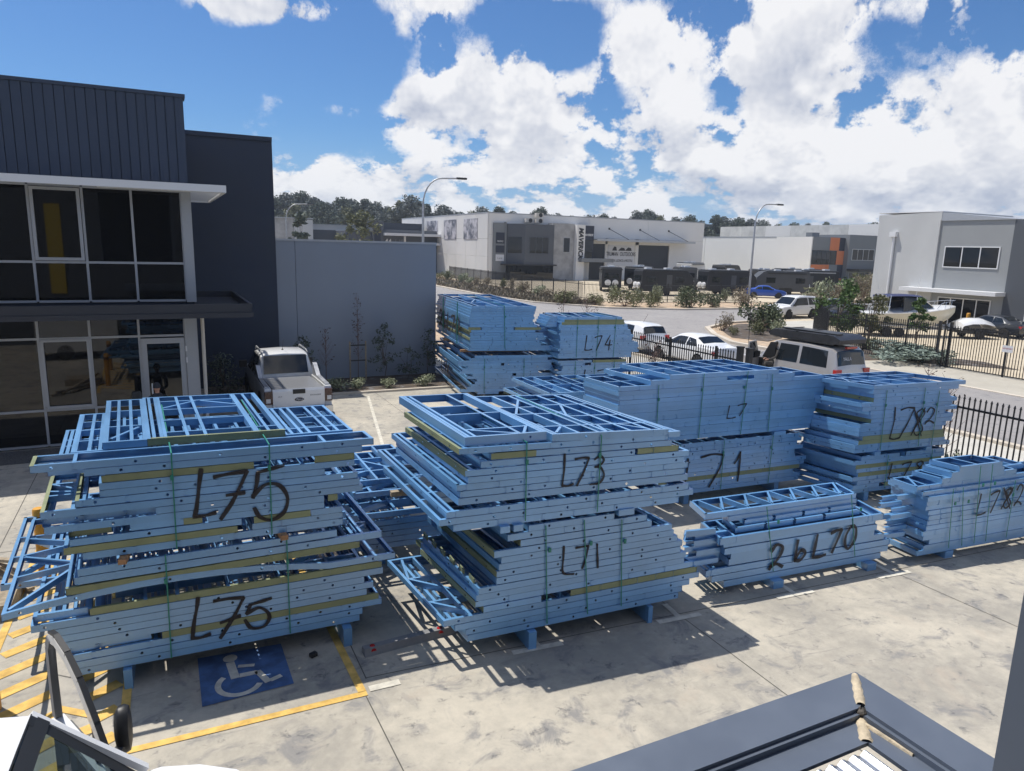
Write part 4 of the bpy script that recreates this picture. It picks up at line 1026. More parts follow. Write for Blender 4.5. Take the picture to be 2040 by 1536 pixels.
b = MB(); b.face([(1.10, 1.02, 1.12), (.86, 1.82, 1.12), (.87, 1.80, 1.76), (.99, 1.38, 1.77)]); b.build('window', CARGLASS, fd)
b = MB(); b.box(.98, 1.1, 1.05, 1.3, 1.16, 1.38); b.box(.98, 1.1, -1.22, -.97, 1.12, 1.34); b.build('mirror', PLASTIC, lc)
b = MB()
for x in (-1.8, -.9, 0): b.box(x-.02, x+.02, -.72, .72, 1.98, 2.02)
b.box(-2.05, .35, -.74, -.70, 1.98, 2.03); b.box(-2.05, .35, .70, .74, 1.98, 2.03); b.build('roof_rack', PLASTIC, lc)
tent = thing('roof_tent', 'folded black roof-top tent strapped on the silver four-wheel drive', 'roof tent', (22.35, 19.75, 2.03), R(92))
b = MB(); b.prism([(-2.25, 0), (.85, 0), (.95, .12), (.7, .27), (-2.0, .30), (-2.32, .16)], 'y', -.74, .74); b.build('cover', mat('tent_vinyl', (.025, .026, .03), .38, 0, .2, 5, .8, 9), tent, smooth=35)
b = MB()
for x in (-1.7, -.4, .5): b.box(x-.02, x+.02, -.75, .75, .285, .31)
b.box(-2.0, .5, .2, .5, .295, .34); b.build('strap', PLASTIC, tent)
b = MB(); b.tube([(1.9, .75, 1.1), (1.95, .78, 3.3)], .012, 5); b.build('aerial', PLASTIC, lc)

# ------------------------------------------------------------------ white dual-cab ute by the dark wall
UT = thing('dual_cab_ute', 'white dual-cab ute with silver tray lid parked beside the grey wall', 'ute', (3.32, 22.95, 0), R(90.5))
CAB = [(-.60, .88, .45, 1.12, .72, 1.16), (-.52, .90, .42, 1.12, .72, 1.42), (-.40, .91, .42, 1.12, .70, 1.74), (-.15, .915, .42, 1.12, .71, 1.80), (.6, .92, .42, 1.11, .71, 1.81), (.95, .92, .42, 1.10, .71, 1.76), (1.6, .92, .42, 1.09, .80, 1.16), (2.3, .92, .44, 1.05, .78, 1.08), (2.6, .86, .48, .92, .72, .98), (2.68, .72, .52, .78, .6, .84)]
half = [sec(*s_) for s_ in CAB]
b = MB(); b.grid([[(x, -y, z) for x, y, z in h[::-1]]+h[1:] for h in half]); b.face([(x, -y, z) for x, y, z in half[0][:0:-1]]+half[0]); b.face(([(x, -y, z) for x, y, z in half[-1][:0:-1]]+half[-1])[::-1]); b.build('body', CARWHITE, UT, smooth=32)
b = MB(); b.face([(-.632, -.66, 1.20), (-.632, .66, 1.20), (-.450, .63, 1.735), (-.450, -.63, 1.735)]); b.build('rear_window', CARGLASS, UT)
b = MB(); b.face([(1.58, -.72, 1.2), (1.58, .72, 1.2), (1.0, .64, 1.75), (1.0, -.64, 1.75)]); b.build('windscreen', CARGLASS, UT)
for s_ in (-1, 1):
    for x0, x1, x2, x3 in ((-.38, .42, .42, -.26), (.50, 1.40, .92, .50)):
        b = MB(); b.face([(x0, s_*.90, 1.16), (x1, s_*.90, 1.16), (x2, s_*.735, 1.70), (x3, s_*.735, 1.70)]); b.build('window', CARGLASS, UT)
    b = MB(); b.tube([(-.42, s_*.68, 1.80), (-.2, s_*.67, 1.87), (.85, s_*.67, 1.87), (1.0, s_*.68, 1.79)], .022, 6); b.build('roof_rail', GALV, UT)
    b = MB(); y0, y1 = sorted((s_*.93, s_*1.16)); b.box(1.22, 1.36, y0, y1, 1.14, 1.36); b.build('mirror', PLASTIC, UT)
    b = MB(); y0, y1 = sorted((s_*.74, s_*.92)); b.prism([(-2.66, .46), (-.62, .46), (-.62, 1.12), (-2.60, 1.12)], 'y', y0, y1); b.build('tray_side', CARWHITE, UT)
    b = MB(); b.prism([(-2.45, 1.12), (-.62, 1.12), (-.62, 1.50), (-.75, 1.50), (-1.25, 1.20), (-2.45, 1.165)], 'y', y0+.04 if s_ > 0 else y0+.02, y1-.02 if s_ > 0 else y1-.04); b.build('sports_bar', GALV, UT)
    b = MB(); y0, y1 = sorted((s_*.72, s_*.925)); b.box(-2.70, -2.55, y0, y1, .70, 1.06); b.build('taillight', mat('dark_red_lamp', (.05, .008, .008), .2, 0, coat=.6), UT)
    b = MB(); y0, y1 = sorted((s_*.78, s_*.9)); b.box(-2.706, -2.70, y0, y1, .74, .86); b.build('indicator', CLEARLAMP, UT)
    for x in (-1.6, 1.62):
        b = MB(); b.lathe([(.46, 0), (.001, 0)], (x, s_*.932, .44), 'y', 24); b.build('wheel_arch', PLASTIC, UT); wheel(UT, x, s_*.82, .39, .26, s_)
b = MB(); b.box(-2.62, -.62, -.74, .74, .48, 1.02); b.build('tray', CARWHITE, UT)
ln = mat('tray_lid_silver', (.46, .47, .49), .32, .7)
b = MB(); b.box(-2.50, -.64, -.70, .70, 1.03, 1.075); ld = b.build('tray_lid', PLASTIC, UT)
for k in range(20): q = MB(); q.box(-2.48+k*.091, -2.48+k*.091+.086, -.685, .685, 1.075, 1.085); q.build('slat', ln, ld)
b = MB(); b.prism([(-2.69, .50), (-2.60, .50), (-2.58, 1.10), (-2.66, 1.11), (-2.69, 1.04)], 'y', -.715, .715); tg = b.build('tailgate', CARWHITE, UT)
b = MB(); b.box(-2.70, -2.66, -.17, .17, .965, 1.09); b.build('handle', PLASTIC, tg)
b = MB(); b.lathe([(.001, -.006), (.13, -.006), (.14, 0)], (0, 0, 0), 'x', 28); o = b.build('badge', CHROME, tg, (-2.692, 0, .80)); o.scale = (1, 1.05, .46)
b = MB(); b.lathe([(.001, -.009), (.122, -.009), (.124, -.004)], (0, 0, 0), 'x', 28); o = b.build('badge_face', SIGNBLUE, tg, (-2.692, 0, .80)); o.scale = (1, 1.05, .43)
text('lettering', 'Ford', SIGNWHITE, .085, tg, (-2.703, 0, .80), (R(90), 0, R(-90)), .001, 1.15, .35)
text('lettering', 'XLT', TEXTBLK, .05, tg, (-2.692, .52, .90), (R(90), 0, R(-90)), .001, 1.3)
text('lettering', 'RANGER', TEXTBLK, .05, tg, (-2.692, -.46, .90), (R(90), 0, R(-90)), .001, 1.6)
b = MB(); b.box(-2.82, -2.62, -.92, .92, .40, .58); b.build('bumper', CHROME, UT)
b = MB(); b.tube([(.0, 0, 1.83), (-.02, 0, 1.86)], .03, 8); b.tube([(-.02, 0, 1.86), (-.22, .0, 2.18)], .006, 5); b.build('aerial', PLASTIC, UT)

# ------------------------------------------------------------------ white van in the left foreground, its passenger door open
VN = thing('white_van', 'white cab with its passenger door swung open under the window', 'van', (-.20, 4.66, 0), R(-3))
w = .93
prof = [(-4.6, 1.80), (-4.5, 1.88), (-1.4, 1.92), (-.86, 1.83)]
b = MB()   # roof shell
b.grid([[(x, y*w*(1 if abs(y) < 1 else .985), z-(.0 if abs(y) < .8 else .03 if abs(y) < .95 else .10)) for y in (-1, -.93, -.8, -.4, 0, .4, .8, .93, 1)] for x, z in prof])
b.build('roof', CARWHITE, VN, smooth=50)
b = MB()
for s_ in (-1, 1):
    b.beam((-.88, s_*.87, 1.80), (-.18, s_*.92, 1.12), .06, .05)
    y0, y1 = sorted((s_*.90, s_*.93)); b.box(-4.6, -1.62, y0, y1, .35, 1.78) if s_ > 0 else b.box(-4.6, -.2, y0, y1, .35, 1.1)
b.box(-4.62, -4.58, -.9, .9, .35, 1.8); b.build('body', CARWHITE, VN)
b = MB(); b.grid([[(x, y*ww, z) for y in (-1, -.85, -.5, 0, .5, .85, 1)] for x, z, ww in ((-.22, 1.08, .93), (-.08, 1.09, .94), (.2, 1.06, .90), (.47, 1.01, .80), (.68, .93, .62), (.76, .80, .45), (.78, .5, .42))]); b.build('bonnet', CARWHITE, VN, smooth=50)
b = MB(); b.box(-.2, .15, .84, .90, .40, 1.0); b.build('front_wing', CARWHITE, VN); b = MB(); b.box(-.2, .15, -.90, -.84, .40, 1.0); b.build('front_wing', CARWHITE, VN)
b = MB(); b.grid([[(-.86+.66*t, y*(.84+.04*t), 1.815-.72*t+.03*(1-y*y)) for y in (-1, -.5, 0, .5, 1)] for t in (0, .25, .5, .75, 1)])
gm = bpy.data.materials.new('clear_glass'); gm.use_nodes = True; g = NG(gm.node_tree)
tr_ = g.node('ShaderNodeBsdfTransparent', {'Color': (.72, .80, .79, 1)}); gl = g.node('ShaderNodeBsdfGlossy', {'Color': (1, 1, 1, 1), 'Roughness': .02}); fz = g.node('ShaderNodeFresnel', {'IOR': 1.5})
mx = g.node('ShaderNodeMixShader', {0: fz.outputs[0], 1: tr_.outputs[0], 2: gl.outputs[0]}); g.l.new(mx.outputs[0], g.n['Material Output'].inputs[0]); CLEAR = gm
SCREENTONE = gm.copy(); SCREENTONE.name = 'reflection_toned_glass'; [n for n in SCREENTONE.node_tree.nodes if n.type == 'BSDF_TRANSPARENT'][0].inputs['Color'].default_value = (.20, .26, .27, 1)  # glass colour darkened to imitate a dark teal reflection over the cab
b.build('windscreen', SCREENTONE, VN, smooth=50)
for y0, y1, t0, t1 in ((-1, -.86, 0, 1), (.86, 1, 0, 1), (-.86, .86, .84, 1)):
    b = MB(); b.grid([[(-.86+.66*t, y*(.84+.04*t), 1.819-.72*t+.03*(1-y*y)) for y in (y0, (y0+y1)/2, y1)] for t in (t0, (t0+t1)/2, t1)]); b.build('screen_border', PLASTIC, VN)
b = MB(); b.grid([[(-.87+.11*t, y*.86, 1.822-.095*t+.03*(1-y*y)) for y in (-1, -.5, 0, .5, 1)] for t in (0, .5, 1)]); b.build('screen_band', PLASTIC, VN)
DASH = mat('dash_grey', (.055, .06, .068), .7, 0, .1, 8); DASHL = mat('dash_light', (.085, .088, .09), .7)
b = MB(); b.prism([(-.86, .50), (-.84, .84), (-.62, 1.02), (-.40, 1.06), (-.19, 1.07), (-.15, .5)], 'y', -.86, .86); b.build('dashboard', DASH, VN, smooth=30)
b = MB(); b.lathe([(.17, .0), (.19, .02), (.17, .04)], (0, 0, 0), 'x', 24); o = b.build('steering_wheel', PLASTIC, VN, (-.72, -.38, .98)); o.rotation_euler = (0, R(-28), 0)
for y in (-.42, .42):
    b = MB(); b.box(-1.55, -1.0, y-.25, y+.25, .55, .75); b.prism([(-1.75, .7), (-1.5, .7), (-1.62, 1.5), (-1.76, 1.5)], 'y', y-.24, y+.24); b.build('seat', DASHL, VN)
b = MB(); b.box(-4.4, .3, -.82, .82, .35, .42); b.build('floor', DASH, VN)
for x in (-3.6, .1):
    for s_ in (-1, 1): wheel(VN, x, s_*.82, .34, .22, s_)
# door: hinged at the front pillar, swung out about seventy degrees
door = link('door', None, VN, (-.42, 1.10, 0), R(0)); door['label'] = 'open passenger door with window frame'
DA = R(118)     # direction of the open door from the hinge
dx, dy = math.cos(DA), math.sin(DA); nx, ny = -dy, dx


def D(u, z, o=0.): return (u*dx+o*nx, u*dy+o*ny, z)


def dbeam(m, p, q, w_, t_=.05):     # bar in the plane of the door
    a, c = Vector(D(*p)), Vector(D(*q)); n_ = Vector((nx, ny, 0)); d_ = (c-a).normalized(); s_ = d_.cross(n_)*w_/2
    m.hexa([a-s_-n_*t_/2, a+s_-n_*t_/2, c+s_-n_*t_/2, c-s_-n_*t_/2, a-s_+n_*t_/2, a+s_+n_*t_/2, c+s_+n_*t_/2, c-s_+n_*t_/2])


m = MB(); m.hexa([D(0, .42, -.04), D(1.18, .42, -.04), D(1.18, .42, .05), D(0, .42, .05), D(0, .92, -.04), D(1.20, .95, -.04), D(1.20, .95, .05), D(0, .92, .05)]); m.build('door_shell', CARWHITE, door)
path = [(.0, .93), (.30, 1.28), (.58, 1.56), (.80, 1.70), (1.02, 1.765), (1.14, 1.75), (1.20, 1.64), (1.21, 1.35), (1.20, .95)]
m = MB()
for p, q in zip(path[:6], path[1:6]): dbeam(m, p, q, .085, .05)
m.build('door_frame', CARWHITE, door)
m = MB()
for p, q in zip(path[5:], path[6:]): dbeam(m, p, q, .07, .06)
m.build('door_frame', mat('trim_grey', (.22, .225, .24), .6), door)
m = MB()
for p, q in zip(path[:6], path[1:6]): dbeam(m, (p[0]-.016, p[1]+.05), (q[0]-.004, q[1]+.052), .03, .045)
m.build('seal', PLASTIC, door)
m = MB(); dbeam(m, (.34, .94), (.36, 1.34), .035, .03); m.build('divider_bar', PLASTIC, door)
m = MB(); m.face([D(.06, .95), D(1.18, .95), D(1.18, 1.35), D(1.15, 1.68), D(1.0, 1.73), D(.8, 1.66), D(.58, 1.52), D(.3, 1.28)]); m.build('window', CLEAR, door)
m = MB(); m.hexa([D(.10, .50, .05), D(1.02, .50, .05), D(1.02, .50, .10), D(.10, .50, .10), D(.10, .88, .05), D(1.10, .92, .05), D(1.10, .92, .075), D(.10, .88, .08)]); m.build('door_trim', DASHL, door)
m = MB(); rows = []
for t, rr_ in ((0, .06), (.02, .10), (.06, .122), (.13, .128), (.18, .118), (.20, .08)):
    rows.append([(D(.06+.0, 1.0, 0)[0]+.02+t*.6+.0*q, D(.06, 1.0)[1]+.17+rr_*1.05*math.cos(q*math.pi/7)*.9, 1.24+rr_*1.75*math.sin(q*math.pi/7)*.95) for q in range(14)])
m.grid(rows, 0, True); m.face(rows[0][::-1]); m.face(rows[-1]); m.beam((-.02, .05, 1.06), (.05, .16, 1.14), .07, .06); m.build('mirror', PLASTIC, door, smooth=40)

# ------------------------------------------------------------------ caravans
def caravan(label, loc, rz, L=6.2, m=CARAVAN, m2=PLASTIC, spares=True, h=3.0):
    t = thing('caravan', label, 'caravan', loc, rz, 'black caravans in the far yard'); W = 1.2
    out = [(-L/2, .75), (-L/2+.3, .50), (L/2-.9, .50), (L/2-.25, .85), (L/2, 1.6), (L/2-.15, 2.2), (L/2-.9, h-.12), (L/2-1.3, h-.05), (-L/2+.3, h), (-L/2, h-.2)]
    b = MB(); b.prism(out, 'y', -W, W); b.build('body', m, t)
    b = MB(); b.box(-L/2+.1, L/2-1.2, -W-.02, W+.02, h-.09, h-.03); b.box(-L/2+.2, L/2-1.3, -W+.1, W-.1, h-.03, h+.03); b.build('roof', CARAVANG, t)
    for x in (-L/2+1.2, .4):
        b = MB(); b.box(x-.35, x+.35, -.35, .35, h+.03, h+.2); b.build('roof_hatch', WHITEPAINT, t)
    for s_ in (-1, 1):
        for x0, x1, z0, z1 in ((-L/2+.6, -L/2+1.7, 1.55, 2.2), (L/2-2.4, L/2-1.3, 1.55, 2.2)):
            y0, y1 = sorted((s_*W, s_*(W+.03))); b = MB(); b.box(x0, x1, y0, y1, z0, z1); b.build('window', CARGLASS, t)
        y0, y1 = sorted((s_*W, s_*(W+.012))); b = MB(); b.box(-L/2+.3, L/2-.6, y0, y1, 1.15, 1.22); b.box(-.2, .5, y0, y1+.0, .62, 2.4); b.build('stripe', CARAVANG, t)
        y0, y1 = sorted((s_*(W+.0), s_*(W+.14))); b = MB(); b.box(-L/2+.5, L/2-1.4, y0, y1, h-.32, h-.2); b.build('awning_roll', m2, t)
        b = MB(); b.prism([(-1.4, .5), (.5, .5), (.3, .95), (-1.2, .95)], 'y', *sorted((s_*(W), s_*(W+.03)))); b.build('mudguard', PLASTIC, t)
        for x in (-.85, -.05): wheel(t, x, s_*(W-.1), .38, .24, s_)
    b = MB(); b.beam((L/2-.6, -.7, .55), (L/2+1.5, 0, .5), .1, .12); b.beam((L/2-.6, .7, .55), (L/2+1.5, 0, .5), .1, .12); b.box(L/2+.1, L/2+.8, -.6, .6, .62, 1.1); b.build('drawbar', PLASTIC, t)
    if spares:
        for y in (-.45, .45):
            b = MB(); b.lathe([(.001, -.02), (.36, 0), (.38, .08), (.38, .22)], (-L/2-.24, y, 1.15), 'x', 20); b.build('spare_wheel_cover', WHITEPAINT, t, smooth=40)
    b = MB(); b.box(-L/2-.05, -L/2-.0, -.9, .9, 1.7, 2.3); b.build('rear_window', CARGLASS, t)
    return t


caravan('black caravan, leftmost of the row, partly behind the fence corner', (51.2, 76, 0), R(60)); caravan('black caravan in the front row with wheel covers facing the street', (53.4, 68.0, 0), R(-12), 6.6)
caravan('black caravan with a long pale roof behind the front row left', (58, 79, 0), R(40), 7.0); caravan('black caravan in the middle of the back row', (65.5, 79, 0), R(60), 6.2, CARAVANG)
caravan('black caravan in front of the roller door with two white wheel covers', (63.0, 67.8, 0), R(-10), 6.8); caravan('pale-roofed motorhome-like caravan right at the roller door', (76, 90, 0), R(30), 7.0, GREYWALL2, CARAVANG, False, 3.4)
caravan('charcoal caravan standing alone right of the front row', (70.4, 66.4, 0), R(150), 6.6, CARAVANG); caravan('dark caravan tucked behind the charcoal one', (73.5, 72.6, 0), R(60), 6.4)
caravan('black caravan with a sloping silver stone guard beyond the blue sedan', (76.5, 67.5, 0), R(158), 7.2, CARAVAN, GALV, False, 3.1); caravan('black caravan behind the stone guard one, roof just visible', (80.5, 73.5, 0), R(158), 7.2, CARAVAN, GALV, False, 3.1)
caravan('dark caravan deep in the yard beside the warehouse corner', (88, 95, 0), R(20), 6.0, CARAVAN)

# ------------------------------------------------------------------ boat on trailer
bt = thing('boat', 'white and cream half-cabin boat with navy canopy behind the neighbour fence', 'boat', (44.6, 31.0, .0), R(-26))
st = [(-3.2, 1.12, .62, 1.45), (-2.0, 1.18, .58, 1.48), (-.5, 1.2, .56, 1.55), (1.0, 1.08, .60, 1.66), (2.2, .72, .80, 1.80), (3.0, .26, 1.2, 1.92), (3.3, .03, 1.6, 1.96)]
b = MB(); b.grid([[(x, s_*q, z) for s_, q, z in ((-1, ww, zt), (-1, ww*.97, (zt+zk)/2+.12), (-1, ww*.7, zk+.16), (0, 0, zk), (1, ww*.7, zk+.16), (1, ww*.97, (zt+zk)/2+.12), (1, ww, zt))] for x, ww, zk, zt in st])
b.face([(-3.2, y, z) for y, z in ((1.12, 1.45), (1.09, 1.15), (.78, .78), (0, .62), (-.78, .78), (-1.09, 1.15), (-1.12, 1.45))]); b.build('hull', HULL, bt, smooth=35)
b = MB(); b.grid([[(x, -ww*1.02, zt), (x, -ww*1.03, zt+.06), (x, -ww*.6, zt+.06+c), (x, 0, zt+.08+c), (x, ww*.6, zt+.06+c), (x, ww*1.03, zt+.06), (x, ww*1.02, zt)] for (x, ww, zk, zt), c in zip(st, (0, 0, .12, .26, .22, .1, 0))]); b.build('deck', CARWHITE, bt, smooth=40)
b = MB(); b.face([(1.35, -.8, 2.0), (1.35, .8, 2.0), (.45, .75, 2.62), (.45, -.75, 2.62)]); b.face([(1.35, -.8, 2.0), (.45, -.75, 2.62), (-.7, -.92, 2.6), (-.7, -1.0, 1.66)]); b.face([(1.35, .8, 2.0), (.45, .75, 2.62), (-.7, .92, 2.6), (-.7, 1.0, 1.66)]); b.build('windscreen', CARGLASS, bt)
b = MB()
for p, q in (((1.35, -.8, 2.0), (.45, -.75, 2.62)), ((1.35, .8, 2.0), (.45, .75, 2.62)), ((1.35, -.8, 2.0), (1.35, .8, 2.0)), ((.2, -.86, 1.75), (.2, -.8, 2.62)), ((.2, .86, 1.75), (.2, .8, 2.62)), ((-1.7, -1.05, 1.5), (-1.6, -.95, 2.7)), ((-1.7, 1.05, 1.5), (-1.6, .95, 2.7))): b = MB(); b.beam(p, q, .05, .05); b.build('screen_frame', CHROME, bt)
b = MB(); b.grid([[(x, y, 2.68+.10*(1-(y/.98)**2)-.05*abs(x+.6)) for y in (-.98, -.6, 0, .6, .98)] for x in (-1.8, -1.2, -.4, .55)]); b.grid([[(-1.8, y, z) for z in (2.62, 2.5)] for y in (-.98, -.5, 0, .5, .98)]); b.build('canopy', CANVAS, bt, smooth=40)
b = MB()
for s_ in (-1, 1):
    b.tube([(1.6, s_*.85, 1.9), (1.9, s_*.8, 2.25), (2.9, s_*.34, 2.4), (3.25, 0, 2.42)], .018, 6)
    for x, y in ((2.2, .68), (2.7, .44)): b.tube([(x, s_*y, 1.9), (x+.08, s_*y*.95, 2.34)], .014, 5)
b.build('bow_rail', CHROME, bt)
for p, q in (((.1, -.8, 2.7), (.3, -.85, 4.4)), ((-1.5, .8, 2.7), (-1.9, .9, 4.6))): b = MB(); b.tube([p, q], .012, 5); b.build('aerial', WHITEPAINT, bt)
b = MB()
for k in range(5): b.tube([(-2.9+k*.3, -1.05, 1.5), (-2.9+k*.3, -1.05, 1.95)], .015, 5); b.tube([(-2.9+k*.3, 1.05, 1.5), (-2.9+k*.3, 1.05, 1.95)], .015, 5)
b.tube([(-3, -1.05, 1.95), (-1.6, -1.05, 1.95)], .02, 5); b.tube([(-3, 1.05, 1.95), (-1.6, 1.05, 1.95)], .02, 5); b.build('stern_rail', WHITEPAINT, bt)
b = MB(); b.box(-3.75, -3.25, -.25, .25, 1.1, 1.75); b.box(-3.6, -3.4, -.1, .1, .35, 1.1); b.build('outboard_motor', PLASTIC, bt)
tl = thing('boat_trailer', 'galvanised twin-axle trailer carrying the cream boat', 'trailer', (44.6, 31.0, 0), R(-26))
b = MB()
for s_ in (-1, 1): b.beam((-3.0, s_*.8, .5), (2.4, s_*.6, .55), .08, .12); b.beam((2.4, s_*.6, .55), (4.3, 0, .5), .08, .1); b.box(-2.1, -.4, *sorted((s_*.95, s_*1.2)), .72, .77)
for x in (-2.6, -1.0, .8): b.box(x-.05, x+.05, -.8, .8, .48, .56)
b.build('frame', GALV, tl)
for s_ in (-1, 1):
    for x in (-1.65, -.85): wheel(tl, x, s_*1.08, .31, .2, s_)
    wheel(tl, 1.0, s_*1.0, .31, .2, s_) if False else None
pod = thing('trailer_pod', 'small rounded white trailer with ribbed lid in front of the boat', 'trailer', (48.2, 28.6, 0), R(-20))
b = MB(); b.grid([[(x, y*.72, .55+hh*(1-.45*abs(y)**3)) for y in (-1, -.9, -.5, 0, .5, .9, 1)] for x, hh in ((-1.3, .05), (-1.2, .55), (-.6, .78), (.3, .80), (1.0, .55), (1.3, .05))]); b.build('body', CARWHITE, pod, smooth=50)
b = MB(); b.box(-1.25, 1.25, -.72, .72, .38, .58); b.beam((1.2, 0, .45), (2.2, 0, .45), .08, .08); b.build('frame', PLASTIC, pod)
for s_ in (-1, 1): wheel(pod, -.1, s_*.80, .32, .2, s_)
bo = thing('bollard', 'single yellow bollard behind the ribbed trailer at the grey office', 'bollard', (51.2, 30.8, 0)); b = MB(); b.tube([(0, 0, 0), (0, 0, 1.35), (0, 0, 1.4)], [.13, .13, .1], 12); b.build('post', YELLOW, bo)


# ------------------------------------------------------------------ people
def skin_body(name, joints, edges, mtl, parent, sub=2):
    me = bpy.data.meshes.new(name); me.from_pydata([j[:3] for j in joints], edges, []); me.materials.append(mtl)
    o = link(name, me, parent)
    sk = o.modifiers.new('Skin', 'SKIN'); sk.use_smooth_shade = True
    for v, j in zip(me.skin_vertices[0].data, joints): v.radius = (j[3], j[4] if len(j) > 4 else j[3])
    me.skin_vertices[0].data[0].use_root = True
    o.modifiers.new('Subdivision', 'SUBSURF').levels = sub; o.modifiers['Subdivision'].render_levels = sub
    return o


def head(parent, x, y, z, rz, hair=HAIR, cap=False):
    h = link('head', None, parent, (x, y, z), rz); b = MB()   # faces +x
    rows = []
    for k in range(13):
        a = -math.pi/2+math.pi*k/12; rr_ = math.cos(a); row = []
        for q in range(18):
            t = 2*math.pi*q/18; fx, fy = math.cos(t), math.sin(t); jaw = 1-.22*max(0, -math.sin(a))*(1 if fx > -.2 else .4)
            px_, py_, pz = .098*rr_*fx*jaw, .077*rr_*fy*jaw, .118*math.sin(a)
            if fx > .9 and -.35 < math.sin(a) < .12: px_ += .022*(1-abs(math.sin(a)+.1)/.3)
            row.append((px_, py_, pz))
        rows.append(row)
    b.grid(rows, 0, True); b.build('face', SKIN, h, smooth=60)
    b = MB()
    for s_ in (-1, 1): b.lathe([(.0001, 0), (.02, .004), (.028, .012), (.0001, .016)], (0, s_*.074-.006, 0), 'y', 10)
    b.build('ear', SKIN, h)
    b = MB()
    for s_ in (-1, 1): b.box(.086, .096, s_*.032-.012, s_*.032+.012, .006, .018)
    b.box(.088, .097, -.022, .022, -.062, -.055); b.build('eyes_and_mouth', HAIR, h)
    b = MB(); b.grid([[((-.012)+.108*math.cos(a)*math.cos(2*math.pi*q/18), .086*math.cos(a)*math.sin(2*math.pi*q/18), .012+.118*math.sin(a)) for q in range(18)] for a in (-.15, .2, .55, .9, 1.25, 1.55)], 0, True)
    if cap: b.face([(.07, -.07, .045), (.185, -.055, .035), (.195, 0, .033), (.185, .055, .035), (.07, .07, .045)]); b.face([(.07, -.07, .052), (.185, -.055, .042), (.195, 0, .040), (.185, .055, .042), (.07, .07, .052)][::-1])
    b.build('cap' if cap else 'hair', hair, h, smooth=60)


def hand(parent, wrist, d, curl=(0, 0, -1)):
    w_, d = Vector(wrist), Vector(d).normalized(); c = Vector(curl).normalized(); s_ = d.cross(c).normalized()
    J = [(*(w_), .022, .028), (*(w_+d*.05), .018, .036), (*(w_+d*.09), .014, .036)]; E = [(0, 1), (1, 2)]
    for k, (o_, l_) in enumerate(((-.030, .85), (-.010, 1.0), (.010, .95), (.030, .75))):
        i = len(J); p = w_+d*.09+s_*o_; J += [(*(p+d*.035*l_), .009), (*(p+d*.055*l_+c*.02*l_), .008), (*(p+d*.055*l_+c*.042*l_), .007)]; E += [(2, i), (i, i+1), (i+1, i+2)]
    i = len(J); J += [(*(w_+d*.045-s_*.04+c*.012), .010), (*(w_+d*.075-s_*.045+c*.03), .008)]; E += [(1, i), (i, i+1)]
    return skin_body('hand', J, E, SKIN, parent, 1)


pe = thing('person', 'person in dark clothes and cap reaching for the glass door of the dark office', 'person', (-.22, 18.75, 0), R(100))
#  x forward, y left
J = [(0, 0, .95, .15, .12), (0, 0, 1.12, .145, .11), (.01, 0, 1.32, .17, .115), (.01, 0, 1.44, .11, .09), (.02, 0, 1.53, .055), (0, .10, .86, .095), (.02, .11, .50, .070), (-.02, .12, .10, .05), (.10, .12, .05, .045), (0, -.10, .86, .095), (-.06, -.11, .50, .070), (-.14, -.12, .12, .05), (-.02, -.12, .05, .045),
     (0, .19, 1.40, .062), (.02, .24, 1.12, .05), (.10, .22, .88, .036), (0, -.19, 1.40, .062), (.12, -.24, 1.15, .05), (.36, -.18, 1.13, .036)]
E_ = [(0, 1), (1, 2), (2, 3), (3, 4), (0, 5), (5, 6), (6, 7), (7, 8), (0, 9), (9, 10), (10, 11), (11, 12), (3, 13), (13, 14), (14, 15), (3, 16), (16, 17), (17, 18)]
skin_body('body', J, E_, CLOTH, pe); hand(pe, (.10, .22, .87), (.1, 0, -1), (1, 0, 0)); hand(pe, (.37, -.18, 1.13), (1, .1, 0), (0, .2, -1))
b = MB(); b.tube([(.02, 0, 1.5), (.02, 0, 1.6)], .05, 10); b.build('neck', SKIN, pe); head(pe, .03, 0, 1.655, 0, CLOTH, True)
p2 = thing('person', 'seated person in the open front door of the silver four-wheel drive', 'person', (21.58, 20.15, 0), R(150))
J = [(0, 0, 1.02, .14, .12), (-.02, 0, 1.22, .14, .11), (0, 0, 1.40, .15, .11), (0, 0, 1.50, .10, .09), (.02, 0, 1.58, .052), (.1, .1, .98, .09), (.45, .12, .96, .07), (.47, .12, .58, .05), (.57, .12, .55, .045), (.1, -.1, .98, .09), (.43, -.14, .95, .07), (.45, -.14, .58, .05), (.55, -.14, .55, .045), (0, .18, 1.46, .06), (.1, .24, 1.22, .048), (.32, .18, 1.12, .035), (0, -.18, 1.46, .06), (.08, -.24, 1.2, .048), (.3, -.17, 1.12, .035)]
skin_body('body', J, E_, CLOTH2, p2); hand(p2, (.33, .18, 1.12), (1, -.2, -.1)); hand(p2, (.31, -.17, 1.12), (1, .2, -.1))
b = MB(); b.tube([(.02, 0, 1.55), (.02, 0, 1.64)], .05, 10); b.build('neck', SKIN, p2); head(p2, .03, 0, 1.70, 0, HAIR)

